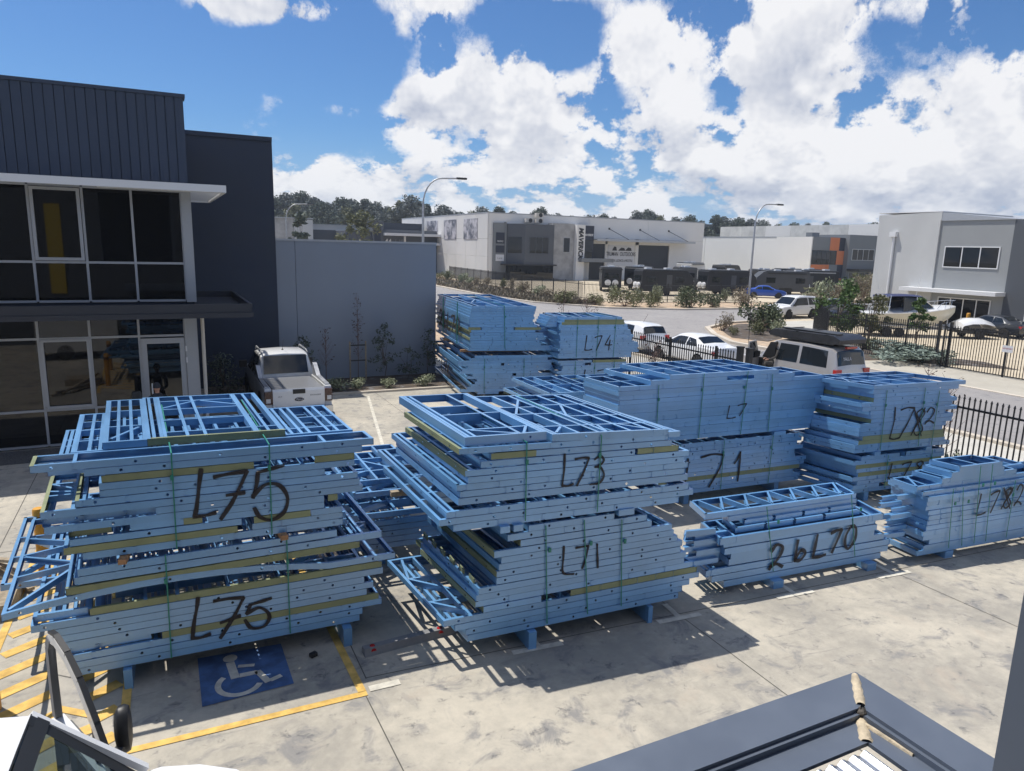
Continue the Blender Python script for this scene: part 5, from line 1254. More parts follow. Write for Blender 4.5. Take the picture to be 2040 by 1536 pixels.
# ------------------------------------------------------------------ small yard things
for lab, x, y in (('yellow bollard at the left edge of the photo beside the van', -1.96, 8.8), ('yellow bollard partly behind the sprawling truss frame', -1.86, 12.2)):
    t = thing('bollard', lab, 'bollard', (x, y, 0), 0, 'yellow bollards'); b = MB(); b.lathe([(.082, 0), (.082, 1.12), (.07, 1.15), (.0001, 1.16)], (0, 0, 0), 'z', 24); b.build('post', YELLOW, t, smooth=40)
    b = MB(); b.lathe([(.084, .93), (.084, 1.03)], (0, 0, 0), 'z', 24); b.build('band', mat('bollard_band', (.13, .05, .02), .6), t, smooth=40)
t = thing('black_post', 'slim black post standing by the glass door of the dark office', 'post', (-.68, 19.2, 0)); b = MB(); b.lathe([(.11, 0), (.11, 1.46), (.09, 1.5), (.0001, 1.5)], (0, 0, 0), 'z', 20); b.build('post', PLASTIC, t, smooth=40)
ws = thing('wheel_stop', 'grey rubber wheel stop with red reflectors between the two front stacks', 'wheel stop', (2.05, 8.22, 0), R(3.5))
b = MB(); b.prism([(-.075, 0), (.075, 0), (.05, .10), (-.05, .10)], 'x', 0, 1.65); b.build('body', mat('wheel_stop_grey', (.22, .22, .225), .8, 0, .1, 9), ws)
for x in (.12, 1.06):
    b = MB(); b.lathe([(.035, 0), (.035, .006), (.0001, .007)], (x, -.062, .055), 'y', 14); b.lathe([(.036, .10), (.03, .106), (.0001, .107)], (x, 0, 0), 'z', 14); b.build('reflector', REDLAMP, ws)
tb = random.Random(3)
for k in range(5):
    t = MB(); a0 = (-2.9-.12*k, 13.3+.1*k, .05+.09*(k % 2)); a1 = (-1.98-.10*k, 11.75+.14*k, .07+.18*(k % 3))
    t.beam(a0, a1, .09, .045); tag(t.build('timber_plank', TIMBER2), 'loose grey-brown timber plank lying at the left edge behind the truss frame', 'timber plank', 'loose planks at the left edge')
b = MB(); b.box(-3.2, -2.1, 11.0, 11.9, 0, .22); tag(b.build('timber_bearer', TIMBER2), 'stained timber bearer on the ground by the loose planks', 'timber bearer')
b = MB(); b.beam((1.42, 8.42, .03), (1.50, 8.45, .035), .06, .05); tag(b.build('debris_lump', PLASTIC), 'small dark lump of rubbish beside the accessible symbol', 'debris')
# ------------------------------------------------------------------ bundles of blue steel wall frames
def chan(b, a, c, side, w, h, holes=(), m=0, lip=.009, dz=0.):
    """cold-formed C section from a to c (top outer edge), web vertical, flanges w wide towards side"""
    a, c = Vector(a), Vector(c); s_ = Vector((*side, 0)); L = (c-a).length
    prof = [(w, -lip), (w, 0), (0, 0), (0, -h), (w, -h), (w, -h+lip)]
    rows = [[p+s_*q+Vector((0, 0, z)) for q, z in prof] for p in (a, c)]
    if not holes: b.grid(rows, m); return
    b.grid([r_[:3] for r_ in rows], m); b.grid([r_[3:] for r_ in rows], m)
    d = (c-a)/L; cur = 0; hh = h*.5
    for x in sorted(holes):
        if x-hh < cur+.01 or x+hh > L-.01: continue
        p, q = a+d*cur, a+d*(x-hh)
        b.face([p, q, q-Vector((0, 0, h)), p-Vector((0, 0, h))], m)
        ctr = a+d*x-Vector((0, 0, hh)); r_ = .0165; n = 12
        def W(u, z): return ctr+d*u+Vector((0, 0, z))
        ring = [W(r_*math.cos(2*math.pi*(k+.5)/n), r_*math.sin(2*math.pi*(k+.5)/n)) for k in range(n)]
        cn = [W(hh, hh), W(-hh, hh), W(-hh, -hh), W(hh, -hh)]
        for s4 in range(4):    # side quads between corners
            k0 = s4*3
            b.face([cn[s4-1] if s4 else cn[3], cn[s4], ring[(k0+1) % n], ring[(k0) % n], ring[(k0-1) % n]] if False else [cn[(s4+3) % 4], cn[s4], ring[(k0+1) % n], ring[k0 % n], ring[(k0-1) % n], ring[(k0-2) % n]], m)
        cur = x+hh
    p = a+d*cur; b.face([p, c, c-Vector((0, 0, h)), p-Vector((0, 0, h))], m)


fr = random.Random(77)
BM = [BLUE, OLIVE]


def frame(B, segs, v0, v1, h=.086, studs=None, nog=(), braces=(), detail=False, lol=False, rol=False, skew=-.06, back=True, holes=True, zfun=None):
    """one wall frame lying flat: front plates, back plate, end studs, studs, noggins, braces"""
    u0, u1 = segs[0][1], segs[-1][3]; zl, zr = segs[0][2], segs[-1][4]
    zf = zfun or (lambda u: zl+(zr-zl)*(u-u0)/max(.01, u1-u0))
    P = lambda u, v, dz=0: (u+skew*v, v, zf(u)+dz)
    b = MB()
    if back: chan(b, P(u0, v1), P(u1, v1), (0, -1), .04, h)
    e = .0015
    chan(b, P(u0, v0+e), P(u0, v1-e), (1, 0), .04, h, [x for x in (.3, .9, 1.5, 2.1) if x < v1-v0-.1] if holes and fr.random() < .6 else (), 1 if lol else 0)
    chan(b, P(u1, v0+e), P(u1, v1-e), (-1, 0), .04, h, (), 1 if rol else 0)
    if studs is None:
        studs = []; x = u0+fr.uniform(.3, .6)
        while x < u1-.2: studs.append(x); x += fr.choice((.45, .6, .6, .3))
    pieces = []
    for x in studs: pieces.append(('stud', P(x, v0+.004, -.002), P(x, v1-.004, -.002), (1 if fr.random() < .5 else -1, 0), .038))
    for (ua, ub, v) in nog: pieces.append(('noggin', P(ua, v, -.004), P(ub, v, -.004), (0, 1), .036))
    for (ua, va, ub, vb) in braces:
        d = Vector((ub-ua, vb-va)).normalized(); pieces.append(('brace', P(ua, va, -.001), P(ub, vb, -.001), (-d.y, d.x), .036))
    if not detail:
        for nm, p, q, s_, w_ in pieces: chan(b, p, q, s_, w_, h-.006)
    f = b.build('wall_frame', BM, B)
    for (c, ua, za, ub, zb) in segs:
        if c == '-': continue
        rec = .055 if c in 'rq' else fr.uniform(0, .012)
        hl = []; x = fr.uniform(.1, .9)
        while x < ub-ua and c in 'Br' and holes: hl.append(x); x += fr.uniform(.35, 1.3)
        m = MB(); n = 1 if zfun is None else 10
        for k in range(n):
            xa, xb = ua+(ub-ua)*k/n, ua+(ub-ua)*(k+1)/n
            z_a = za+(zb-za)*k/n if zfun is None else zf(xa); z_b = za+(zb-za)*(k+1)/n if zfun is None else zf(xb)
            chan(m, (xa+skew*v0, v0+rec, z_a), (xb+skew*v0, v0+rec, z_b), (0, 1), .042, h, [q-(xa-ua) for q in hl if xa < ua+q < xb])
        o = m.build('front_plate', OLIVE if c in 'Oq' else BLUE, f)
        if c in 'Oq': o['label'] = 'olive yellow plate'
    if detail:
        for nm, p, q, s_, w_ in pieces: m = MB(); chan(m, p, q, s_, w_, h-.006); m.build(nm, BLUE, f)
    return f


def bundle(label, x, y, deg):
    return thing('frame_bundle', label, 'steel frames', (x, y, 0), R(deg), 'strapped bundles of blue steel wall frames')


def straps(B, lst, zt, depth=2.3, w=.015, skew=-.06):
    for (ua, za, ub, zb) in lst:
        b = MB(); b.hexa([(ub-w/2, -.020, zb), (ub+w/2, -.020, zb), (ub+w/2, -.016, zb), (ub-w/2, -.016, zb), (ua-w/2, -.020, za), (ua+w/2, -.020, za), (ua+w/2, -.016, za), (ua-w/2, -.016, za)])
        if zt: b.hexa([(ua-w/2, -.018, za-.003), (ua+w/2, -.018, za-.003), (ua+w/2+skew*depth, depth, zt), (ua-w/2+skew*depth, depth, zt), (ua-w/2, -.018, za+.002), (ua+w/2, -.018, za+.002), (ua+w/2+skew*depth, depth, zt+.004), (ua-w/2+skew*depth, depth, zt+.004)])
        b.box(ub-.018, ub+.018, -.026, -.012, (za*.75+zb*.25)-.03, (za*.75+zb*.25)+.03); b.build('strap', STRAP, B)


SPRAY = bpy.data.materials.new('black_spray'); SPRAY.use_nodes = True
g = NG(SPRAY.node_tree); at = g.node('ShaderNodeAttribute', attribute_name='edge'); tc = g.node('ShaderNodeTexCoord')
k_ = g.math('ADD', at.outputs['Fac'], g.math('MULTIPLY', g.math('SUBTRACT', g.noise(tc.outputs['Object'], 14, 5, .7), .5), .5))
al = g.ramp(k_, .22, .62, 0, .93); g.n['Principled BSDF'].inputs['Base Color'].default_value = (.022, .017, .017, 1); g.n['Principled BSDF'].inputs['Roughness'].default_value = .75
g.l.new(al, g.n['Principled BSDF'].inputs['Alpha'])


def spline(pts, n=6):
    if len(pts) < 3: return [Vector(pts[0]).lerp(Vector(pts[1]), k/8) for k in range(9)]
    P = [Vector(p) for p in pts]; P = [2*P[0]-P[1]]+P+[2*P[-1]-P[-2]]; out = []
    for i in range(1, len(P)-2):
        for k in range(n):
            t = k/n; a, b_, c, d = P[i-1:i+3]
            out.append(.5*((2*b_)+(c-a)*t+(2*a-5*b_+4*c-d)*t*t+(3*b_-a-3*c+d)*t**3))
    return out+[P[-2]]


def spray(B, strokes, w=.05, y=-.006, mp=None, straight=()):
    v, f, e = [], [], []
    for si, st_ in enumerate(strokes):
        C = spline(st_); n = len(C); base = len(v)
        C = [C[0]-(C[1]-C[0]).normalized()*w*.4]+C+[C[-1]+(C[-1]-C[-2]).normalized()*w*.4]; n = len(C)
        for k, c in enumerate(C):
            d = (C[min(k+1, n-1)]-C[max(k-1, 0)]).normalized(); q = Vector((-d.y, d.x)); ww = w*(.92+.16*math.sin(k*.5+si))
            for j, (o_, ed) in enumerate(((-1, 0), (-.5, .8), (0, 1), (.5, .8), (1, 0))):
                p = c+q*ww*.5*1.5*o_; yy = y-si*.0006
                v.append(mp(p.x, p.y, yy) if mp else (p.x, yy, p.y)); e.append(0 if k in (0, n-1) else ed)
        for k in range(n-1):
            for j in range(4): a = base+k*5+j; f.append((a, a+1, a+6, a+5))
    me = bpy.data.meshes.new('spray_lettering'); me.from_pydata(v, [], f); me.materials.append(SPRAY)
    at_ = me.attributes.new('edge', 'FLOAT', 'POINT'); at_.data.foreach_set('value', e)
    return link('spray_lettering', me, B)


GL = {'L': [[(.15, 1), (.08, .5), (0, .02)], [(0, .03), (.4, .02), (.75, .07)]], '7': [[(0, .86), (.35, .95), (.75, .97)], [(.75, .97), (.5, .5), (.2, 0)]], '1': [[(.4, 1), (.38, .5), (.36, 0)]], '4': [[(.6, 1), (.3, .62), (.1, .36)], [(.1, .36), (.5, .34), (.85, .36)], [(.62, .7), (.55, .35), (.5, 0)]],
      '2': [[(.05, .75), (.3, 1), (.65, .85), (.5, .45), (.1, .1), (.0, .0)], [(.05, .12), (.4, .18), (.75, .02)]], 'b': [[(.15, 1), (.12, .5), (.1, 0)], [(.1, .1), (.4, .5), (.65, .3), (.4, .02), (.12, .05)]], '0': [[(.4, 1), (.1, .6), (.1, .2), (.35, 0), (.7, .35), (.7, .8), (.42, 1)]],
      '8': [[(.5, .95), (.2, .8), (.5, .5), (.75, .2), (.4, 0), (.15, .2), (.45, .5), (.75, .8), (.5, .97)]], '6': [[(.6, 1), (.2, .6), (.1, .2), (.4, 0), (.65, .25), (.4, .45), (.12, .3)]], 'x': [[(0, 1), (.4, .5), (.8, 0)], [(.8, .95), (.4, .5), (.05, .05)]]}


def word(s_, u, z, hgt, wid, slope=0.):
    out = []
    for k, ch in enumerate(s_):
        if ch == ' ': continue
        for st_ in GL[ch]: out.append([(u+(k+x)*wid, z+y*hgt+slope*(k+x)*wid) for x, y in st_])
    return out


def rows_h(T):
    ln = []
    for r_ in T:      # top line of each row, z at u=0 and slope
        (u0, z0), (u1, z1) = (r_[0][1], r_[0][2]), (r_[-1][3], r_[-1][4]); k = (z1-z0)/(u1-u0); ln.append((z0-k*u0, k))
    out = []
    for i in range(len(T)):
        if i+1 == len(T): out.append(.085); continue
        d = min((ln[i][0]+ln[i][1]*u)-(ln[i+1][0]+ln[i+1][1]*u) for u in (-.3, 3.0))
        out.append(max(.05, min(.087, d-.006)))
    return out


# -------- front left, L75
T75U = [
 [('B', -.57, 2.786, 3.12, 2.755)], [('B', -.08, 2.695, 2.97, 2.67)], [('O', .08, 2.604, 1.67, 2.593), ('O', 2.38, 2.588, 2.87, 2.585)], [('B', .05, 2.518, 2.87, 2.499)],
 [('B', .05, 2.435, 2.5, 2.416)], [('B', -.19, 2.40, 2.91, 2.328)][0:0] or [('B', -.19, 2.348, 2.91, 2.328)], [('B', -.52, 2.26, 2.93, 2.242)], [('r', -.51, 2.172, .59, 2.163), ('B', .59, 2.166, 2.97, 2.154)],
 [('B', -.5, 2.085, 2.48, 2.068), ('O', 2.53, 2.07, 2.65, 2.07)], [('q', -.28, 1.995, .13, 1.996), ('B', .32, 1.998, .87, 1.992), ('O', .87, 1.992, 1.07, 1.990), ('B', 1.13, 1.990, 2.48, 1.982)],
 [('B', -.28, 1.905, 1.5, 1.902), ('O', 1.64, 1.900, 2.31, 1.898), ('B', 2.32, 1.899, 2.7, 1.898)], [('O', -.34, 1.818, 1.45, 1.815), ('B', 1.62, 1.814, 2.71, 1.814)], [('B', -.17, 1.731, 2.71, 1.730)]]
T75L = [
 [('B', -.23, 1.552, 2.63, 1.588)], [('B', -.27, 1.454, 3.21, 1.482)], [('O', -.36, 1.343, 2.92, 1.386)], [('B', -.97, 1.150, 3.39, 1.149)], [('r', -.69, 1.060, -.16, 1.055), ('O', -.15, 1.055, 3.21, 1.060)],
 [('B', -.72, .966, 3.22, .970)], [('B', -.57, .875, 2.97, .880)], [('B', -.48, .786, 3.09, .790)], [('B', -.49, .698, 3.0, .704)], [('r', -.4, .609, .44, .612), ('O', .56, .612, 3.16, .616)], [('B', -.59, .522, 3.2, .528)], [('B', -.36, .436, 2.94, .441)], [('B', -.32, .349, 2.9, .354)]]
U = bundle('upper bundle of blue wall frames sprayed L75, top of the front left stack', -.795, 8.683, -1.4)
H_ = rows_h(T75U)
for i, r_ in enumerate(T75U):
    h = H_[i]
    if i == 0:
        frame(U, r_, 0, .41, .084, [-.18, 2.5], detail=True, lol=True)
    elif i == 1: frame(U, r_, .0, 2.2, h, [-.03, .35, .9, 1.4, 1.9, 2.4, 2.9], [(-.08, 2.97, 1.2)], detail=True)
    elif i == 6: frame(U, r_, 0, 1.45, h, [-.2, .3], [(-.52, -.2, .55), (-.52, -.2, 1.0)], [(-.5, 1.0, -.2, .7), (-.5, .72, -.2, .62)], True, True)
    elif i in (5, 7): frame(U, r_, 0, 1.3, h, [-.12, .3, .9], detail=True, lol=i == 5)
    else: frame(U, r_, 0, fr.uniform(2.1, 2.6), h)
# loose upper frames behind the narrow front one
frame(U, [('O', .56, 2.872, 2.12, 2.85)], .43, 2.9, .09, [.62, .70, .74, 1.02, 1.22, 1.75, 1.82, 1.95, 2.06], [(.70, 2.12, .70), (.74, 1.82, 1.35), (.74, 1.82, 2.0), (.70, 1.82, 2.55)], [(.75, 2.05, 1.25, 2.5), (1.3, 2.5, 1.8, 2.08)], True)
frame(U, [('B', .10, 2.868, .56, 2.866)], .43, 2.85, .086, [.16, .24, .42], [(.10, .56, 1.2), (.10, .56, 2.1)], [(.2, .6, .5, 1.1)], True)
frame(U, [('B', -.22, 2.778, .60, 2.776)], .45, 2.45, .08, [-.16, -.02, .05, .30, .48], [(-.22, .60, .95), (-.22, .6, 1.5), (-.22, .6, 1.95)], (), True)
frame(U, [('B', 2.12, 2.775, 2.98, 2.770)], .45, 2.05, .084, [2.2, 2.32, 2.42, 2.70, 2.78], [(2.12, 2.98, .75), (2.42, 2.98, 1.35)], (), True)
frame(U, [('B', -.36, 2.690, 2.9, 2.67)], .46, 1.95, .08, [-.30, .02, .5, 1.1, 1.7, 2.3], [(-.36, 2.9, 1.1), (-.36, 2.9, 1.4)], [(-.3, .6, .3, .9)], True)
frame(U, [('B', -.46, 2.600, .1, 2.60)], .46, 1.05, .08, [-.2], (), (), True)
straps(U, [(.79, 2.80, .78, 1.64), (1.85, 2.80, 1.84, 1.65)], 2.875)
spray(U, [[(1.09, 2.57), (1.06, 2.39), (1.02, 2.13), (.99, 2.0)], [(.98, 2.005), (1.1, 2.0), (1.22, 2.02)]] + [[(1.22, 2.46), (1.38, 2.48), (1.59, 2.49)], [(1.59, 2.49), (1.42, 2.15), (1.27, 1.93)], [(1.35, 2.22), (1.55, 2.23)], [(2.01, 2.52), (1.85, 2.49), (1.71, 2.46)], [(1.71, 2.46), (1.69, 2.32), (1.64, 2.15)], [(1.64, 2.17), (1.79, 2.30), (1.95, 2.27), (2.04, 2.1), (1.99, 1.92), (1.84, 1.84), (1.71, 1.90), (1.65, 2.02)]], .046)
Lw = bundle('lower bundle of blue wall frames sprayed L75, under the front left bundle', -.795, 8.683, -1.4)
H_ = rows_h(T75L)
for i, r_ in enumerate(T75L):
    h = H_[i]
    if i == 3:
        bow = lambda u: 1.150+.155*max(0, 1-((u-.75)/1.75)**2)
        frame(Lw, [('B', -.97, 0, 3.39, 0)], 0, 3.0, .078, [-.28, .9, 2.0, 3.1], [(-.97, -.28, .95), (-.97, -.28, 1.62), (2.0, 3.39, 1.2)], [(-.9, .08, -.3, .85), (-.28, .98, -.9, 1.58), (-.93, 2.2, -.3, 1.62), (2.1, .1, 3.3, 1.1)], True, zfun=bow)
        frame(Lw, [('B', -1.12, 1.045, .2, 1.045)], 1.05, 3.45, .075, [-1.0, -.6, -.2], [(-1.12, .2, 1.9), (-1.12, -.2, 2.6)], [(-.95, 2.55, -.5, 1.95), (-.95, 1.3, -.6, 1.85)], True)
    elif i in (0, 1): frame(Lw, r_, 0, 2.7, h, None, [(2.2, 2.9, .6)], (), True)
    else: frame(Lw, r_, 0, fr.uniform(2.2, 2.7), h)
for z, a, c in ((1.255, -.2, 2.9), (1.045, .1, 3.0), (1.66, -.1, 2.6)): frame(Lw, [('B', a, z, c, z)], .38, 2.4, .085, holes=False) if z < 1.6 else None  # set-back filler frames added to darken the gaps around the bowed frame
straps(Lw, [(.655, 1.585, .64, .27), (2.01, 1.59, 2.01, .29)], 0)
spray(Lw, [[(.97, .98), (.95, .85), (.91, .67), (.88, .465)], [(.87, .47), (.97, .455), (1.08, .48)], [(1.14, .90), (1.3, .90), (1.48, .88)], [(1.48, .88), (1.36, .66), (1.19, .40)], [(1.2, .60), (1.43, .65)], [(1.80, .81), (1.68, .79), (1.55, .77)], [(1.55, .77), (1.53, .72), (1.50, .66)], [(1.50, .66), (1.66, .71), (1.77, .58), (1.70, .45), (1.55, .46), (1.48, .58)]], .042)

# -------- front centre, L73 over L71
T73 = [
 [('B', -.3, 2.81, 2.64, 2.772)], [('O', .11, 2.716, .71, 2.710), ('B', .71, 2.710, 2.7, 2.690)], [('B', -.02, 2.625, 2.13, 2.608), ('O', 2.18, 2.609, 2.82, 2.606)], [('B', -.22, 2.528, 2.99, 2.522)], [('B', -.18, 2.442, 2.91, 2.440)], [('B', -.32, 2.355, 2.99, 2.355)], [('B', -.28, 2.268, 2.95, 2.270)], [('B', -.3, 2.182, 3.0, 2.185)],
 [('B', -.45, 2.024, 3.03, 2.040)], [('B', -.54, 1.936, 3.11, 1.953)], [('B', -.36, 1.849, 2.88, 1.866)]]
T71 = [
 [('B', .65, 1.712, 1.91, 1.714)], [('B', .36, 1.624, 2.44, 1.628)], [('B', .54, 1.527, 2.52, 1.532)], [('B', .18, 1.428, 2.86, 1.436)], [('B', .28, 1.334, 2.90, 1.342)], [('B', .25, 1.244, 2.97, 1.253)], [('B', .22, 1.150, 3.06, 1.162)], [('B', .22, 1.062, 3.04, 1.072)], [('B', -.02, .962, 3.14, .978)], [('B', -.05, .873, 3.12, .889)], [('B', -.06, .786, 3.29, .802)],
 [('B', .05, .700, .86, .703), ('O', 1.3, .705, 3.36, .714)], [('B', -.48, .606, 3.40, .626)], [('B', -.33, .518, 3.24, .537)], [('B', -.18, .430, 3.12, .449)], [('B', -.16, .343, 3.06, .360)]]
U = bundle('upper bundle of blue wall frames sprayed L73, on the front centre stack', 3.383, 7.562, -5.0)
H_ = rows_h(T73)
frame(U, [('B', -.20, 2.925, .88, 2.922)], .07, 2.6, .11, [-.155, -.11, -.07, .55, .80, .84], [(-.07, .84, .42), (-.07, .84, 1.25), (-.07, .55, 1.75)], [(0, .38, .5, .10), (.6, .10, .78, .40)], True, skew=-.10)
frame(U, [('B', .92, 2.899, 2.63, 2.846)], 0, 2.45, .095, [.97, 1.02, 1.30, 1.62, 1.70, 1.745, 2.1, 2.40, 2.56], [(.97, 2.63, .42), (1.02, 1.7, 1.15), (1.745, 2.63, .95), (1.02, 1.62, 1.6), (1.745, 2.5, 1.7)], [(1.05, .1, 1.28, .38), (1.06, 1.15, 1.6, 2.1), (1.75, 1.0, 2.05, 1.65), (2.12, .40, 2.38, .06), (1.8, .4, 1.72, .08)], True, skew=-.14)
frame(U, [('B', 1.95, 2.812, 2.84, 2.80)], .02, 2.4, .075, [2.72, 2.78], [(2.0, 2.84, .4), (2.0, 2.84, 1.1), (2.0, 2.84, 1.75)], (), True, skew=-.20)
VD = [2.05, 2.3, 2.2, 2.25, 2.05, 2.6, 2.5, 2.45, 2.9, 2.3, 2.4]
for i, r_ in enumerate(T73):
    st_ = None; ng = ()
    if i in (0, 3, 5, 8, 9): u0 = r_[0][1]; st_ = [u0+.12, u0+.55, .9, 1.5, 2.1, 2.6]; ng = [(u0, 2.4, .75), (u0, 2.4, 1.4)]
    frame(U, r_, 0, VD[i], H_[i], st_, ng, [(r_[0][1]+.13, .9, r_[0][1]+.5, 1.35)] if i in (8,) else (), i in (0, 2, 3, 5, 8, 9), i in (0, 3), skew=-.10)
straps(U, [(.57, 2.83, .58, 1.80), (1.61, 2.84, 1.60, 1.80)], 2.91, skew=-.12)
spray(U, [[(1.10, 2.63), (1.10, 2.41), (1.08, 2.21)], [(1.08, 2.215), (1.16, 2.20), (1.24, 2.22)], [(1.25, 2.55), (1.36, 2.56), (1.45, 2.55)], [(1.45, 2.55), (1.39, 2.39), (1.29, 2.19)], [(1.53, 2.52), (1.61, 2.56), (1.67, 2.50), (1.60, 2.43), (1.54, 2.42)], [(1.54, 2.42), (1.62, 2.41), (1.68, 2.30), (1.62, 2.20), (1.48, 2.19)]], .030)
Lw = bundle('lower bundle of blue wall frames sprayed L71, under the front centre bundle', 3.383, 7.562, -3.2)
H_ = rows_h(T71)
for i, r_ in enumerate(T71):
    u0 = r_[0][1]
    if i == 12: frame(Lw, r_, 0, 1.95, H_[i], [-.12, .5, 1.2], [(-.48, .5, .52), (-.48, .5, 1.25)], [(-.44, .52, -.05, .1), (-.44, 1.25, .1, .62), (-.3, 1.9, -.44, 1.3)], True, skew=-.13)
    elif i in (8, 9, 10): frame(Lw, r_, 0, 1.8, H_[i], [.4, .9, 1.6, 2.2, 2.8], (), (), i == 8, i == 10, skew=-.12)
    elif i == 2: frame(Lw, r_, 0, 1.2, H_[i], None, (), (), False, True, skew=-.1)
    else: frame(Lw, r_, 0, fr.uniform(1.9, 2.5), H_[i], lol=i in (3, 6, 11), skew=-.10)
m = MB()
for k in range(6): m.box(-.02-.12*(.15+.3*k)-.0, .0-.12*(.15+.3*k), .15+.3*k, .33+.3*k, .962, 1.03)
o = m.build('olive_tab', OLIVE, Lw)
straps(Lw, [(.88, 1.69, .95, .30), (1.44, 1.69, 1.56, .32), (2.02, 1.62, 2.09, .34)], 0)
spray(Lw, [[(1.16, 1.36), (1.16, 1.19), (1.155, 1.02), (1.20, .96), (1.33, .94)], [(1.34, 1.31), (1.43, 1.31), (1.53, 1.31)], [(1.53, 1.31), (1.50, 1.15), (1.45, 1.0)], [(1.66, 1.32), (1.675, 1.15), (1.69, .97)]], .030)
# lower frames behind and between the two front stacks
K = bundle('low loose pile of blue frames seen in the gap between the two front stacks', 2.15, 10.7, -4)
for z, u0, u1, v0, v1 in ((1.45, .0, 1.6, .1, 2.1), (1.36, .35, 2.1, -.2, 2.0), (1.27, .1, 2.3, .1, 2.2), (1.17, -.25, 1.9, .3, 2.3), (1.08, .2, 2.0, -.4, 2.2), (.98, .1, 2.2, .2, 2.3), (.88, -.1, 2.2, .1, 2.3), (.78, .1, 2.3, 0, 2.2), (.68, .1, 2.3, 0, 2.2), (.58, 0, 2.3, 0, 2.2), (.48, 0, 2.3, 0, 2.2), (.38, 0, 2.3, 0, 2.2)):
    frame(K, [('B', u0, z, u1, z)], v0, v1, .085, [u0+.3, u0+.8, u0+1.2], [(u0, u1, v0+.5), (u0, u1, v0+1.2)] if z > .9 else (), [(u0+.05, v0+.1, u0+.75, v0+.5), (u0+.8, v0+1.1, u0+1.2, v0+.55)] if z > .9 else (), z > 1.0)

# -------- helpers for the stacks further back
def pile(B, z0, n, u0, u1, v1, rnd, pitch=.0905, h=.0875, jl=.12, jr=.12, olive=.12, split=.0, top=None, detail_top=2, skew=-.08, endol=.0, vj=.12, holes=True):
    for i in range(n):
        z = z0+(i+1)*pitch; a, c = u0+rnd.uniform(-jl, jl), u1+rnd.uniform(-jr, jr)
        k = 'O' if rnd.random() < olive else 'B'
        if rnd.random() < split:
            m_ = a+(c-a)*rnd.uniform(.25, .7); segs = [(k, a, z, m_, z), ('O' if rnd.random() < .5 else 'B', m_+rnd.uniform(.02, .25), z, c, z)]
        else: segs = [(k, a, z, c, z)]
        dt = i >= n-detail_top
        frame(B, segs, rnd.uniform(0, .012), v1+rnd.uniform(-vj, vj), h, None, [(a, c, v1*.5)] if dt else (), (), dt, rnd.random() < endol, skew=skew, holes=holes)
    return z0+n*pitch


rp = random.Random(11)
# long block in the middle distance
BX, BY, BD = 7.78, 11.03, -3.6
Lw = bundle('lower bundle sprayed L71 in large letters, beneath the long middle block', BX, BY, BD)
pile(Lw, .25, 12, 1.15, 4.75, 1.15, rp, jl=.12, jr=.18, olive=.10, detail_top=0)
straps(Lw, [(1.5, 1.34, 1.5, .27), (2.6, 1.34, 2.6, .27), (3.9, 1.34, 3.88, .27)], 0)
spray(Lw, [[(1.72, 1.02), (1.71, .7), (1.66, .35)], [(2.05, 1.02), (2.35, 1.06), (2.62, 1.02)], [(2.62, 1.02), (2.55, .75), (2.3, .35)], [(2.92, .80), (3.0, .9), (3.06, 1.04)], [(3.06, 1.05), (3.06, .75), (3.05, .4)]], .045)
U = bundle('long upper block of evenly stacked blue frames with a faint L7', BX, BY, BD)
for i in range(13):
    z = 1.43+(i+1)*.0905; a, c = rp.uniform(-.02, .03), 5.22-(.0 if i > 6 else .09*(7-i)**.6)+rp.uniform(-.02, .02)
    if i < 5: a = .12
    segs = [('B', a, z, c, z)]
    if i == 12: segs = [('B', .0, z, 5.2, z)]
    frame(U, segs, 0, 1.16, .0885, [.45, 1.0, 3.6, 4.3] if i == 12 else None, [(a, c, .55)] if i == 12 else (), (), i == 12, skew=-.13, holes=False)
zz = 1.43+14*.0905
frame(U, [('B', .70, zz, 2.55, zz), ('-', 2.55, zz, 3.25, zz), ('B', 3.25, zz, 4.35, zz)], 0, 1.5, .088, [1.5, 2.9, 3.6], [(.7, 4.35, .6)], (), True, skew=-.13, holes=False)
frame(U, [('B', 1.14, zz+.0905, 3.90, zz+.0905)], 0, 1.5, .088, [1.6, 2.06, 2.5, 2.97, 3.4], [(1.14, 3.90, .72)], (), True, skew=-.16, holes=False)
straps(U, [(.88, zz-.09, .9, 1.44), (1.95, zz+.09, 1.93, 1.44), (3.06, zz+.09, 3.0, 1.44), (3.72, zz, 3.74, 1.44)], 0)
spray(U, word('L', 2.62, 1.80, .28, .30)+word('7', 2.88, 1.84, .26, .30), .022)
b = MB(); b.box(.3, .42, .1, 1.1, 1.345, 1.425); b.build('steel_packer', BLUE, U); b = MB(); b.box(3.9, 4.22, -.04, 1.1, 1.345, 1.425); b.build('steel_packer', BLUE, U)
# pile behind the long block
K = bundle('low jumbled pile of blue frames between the tall back stack and the long block', 8.55, 15.4, -6)
pile(K, .2, 15, .2, 3.4, 2.2, rp, jl=.3, jr=.45, olive=.05, split=.5, detail_top=4)
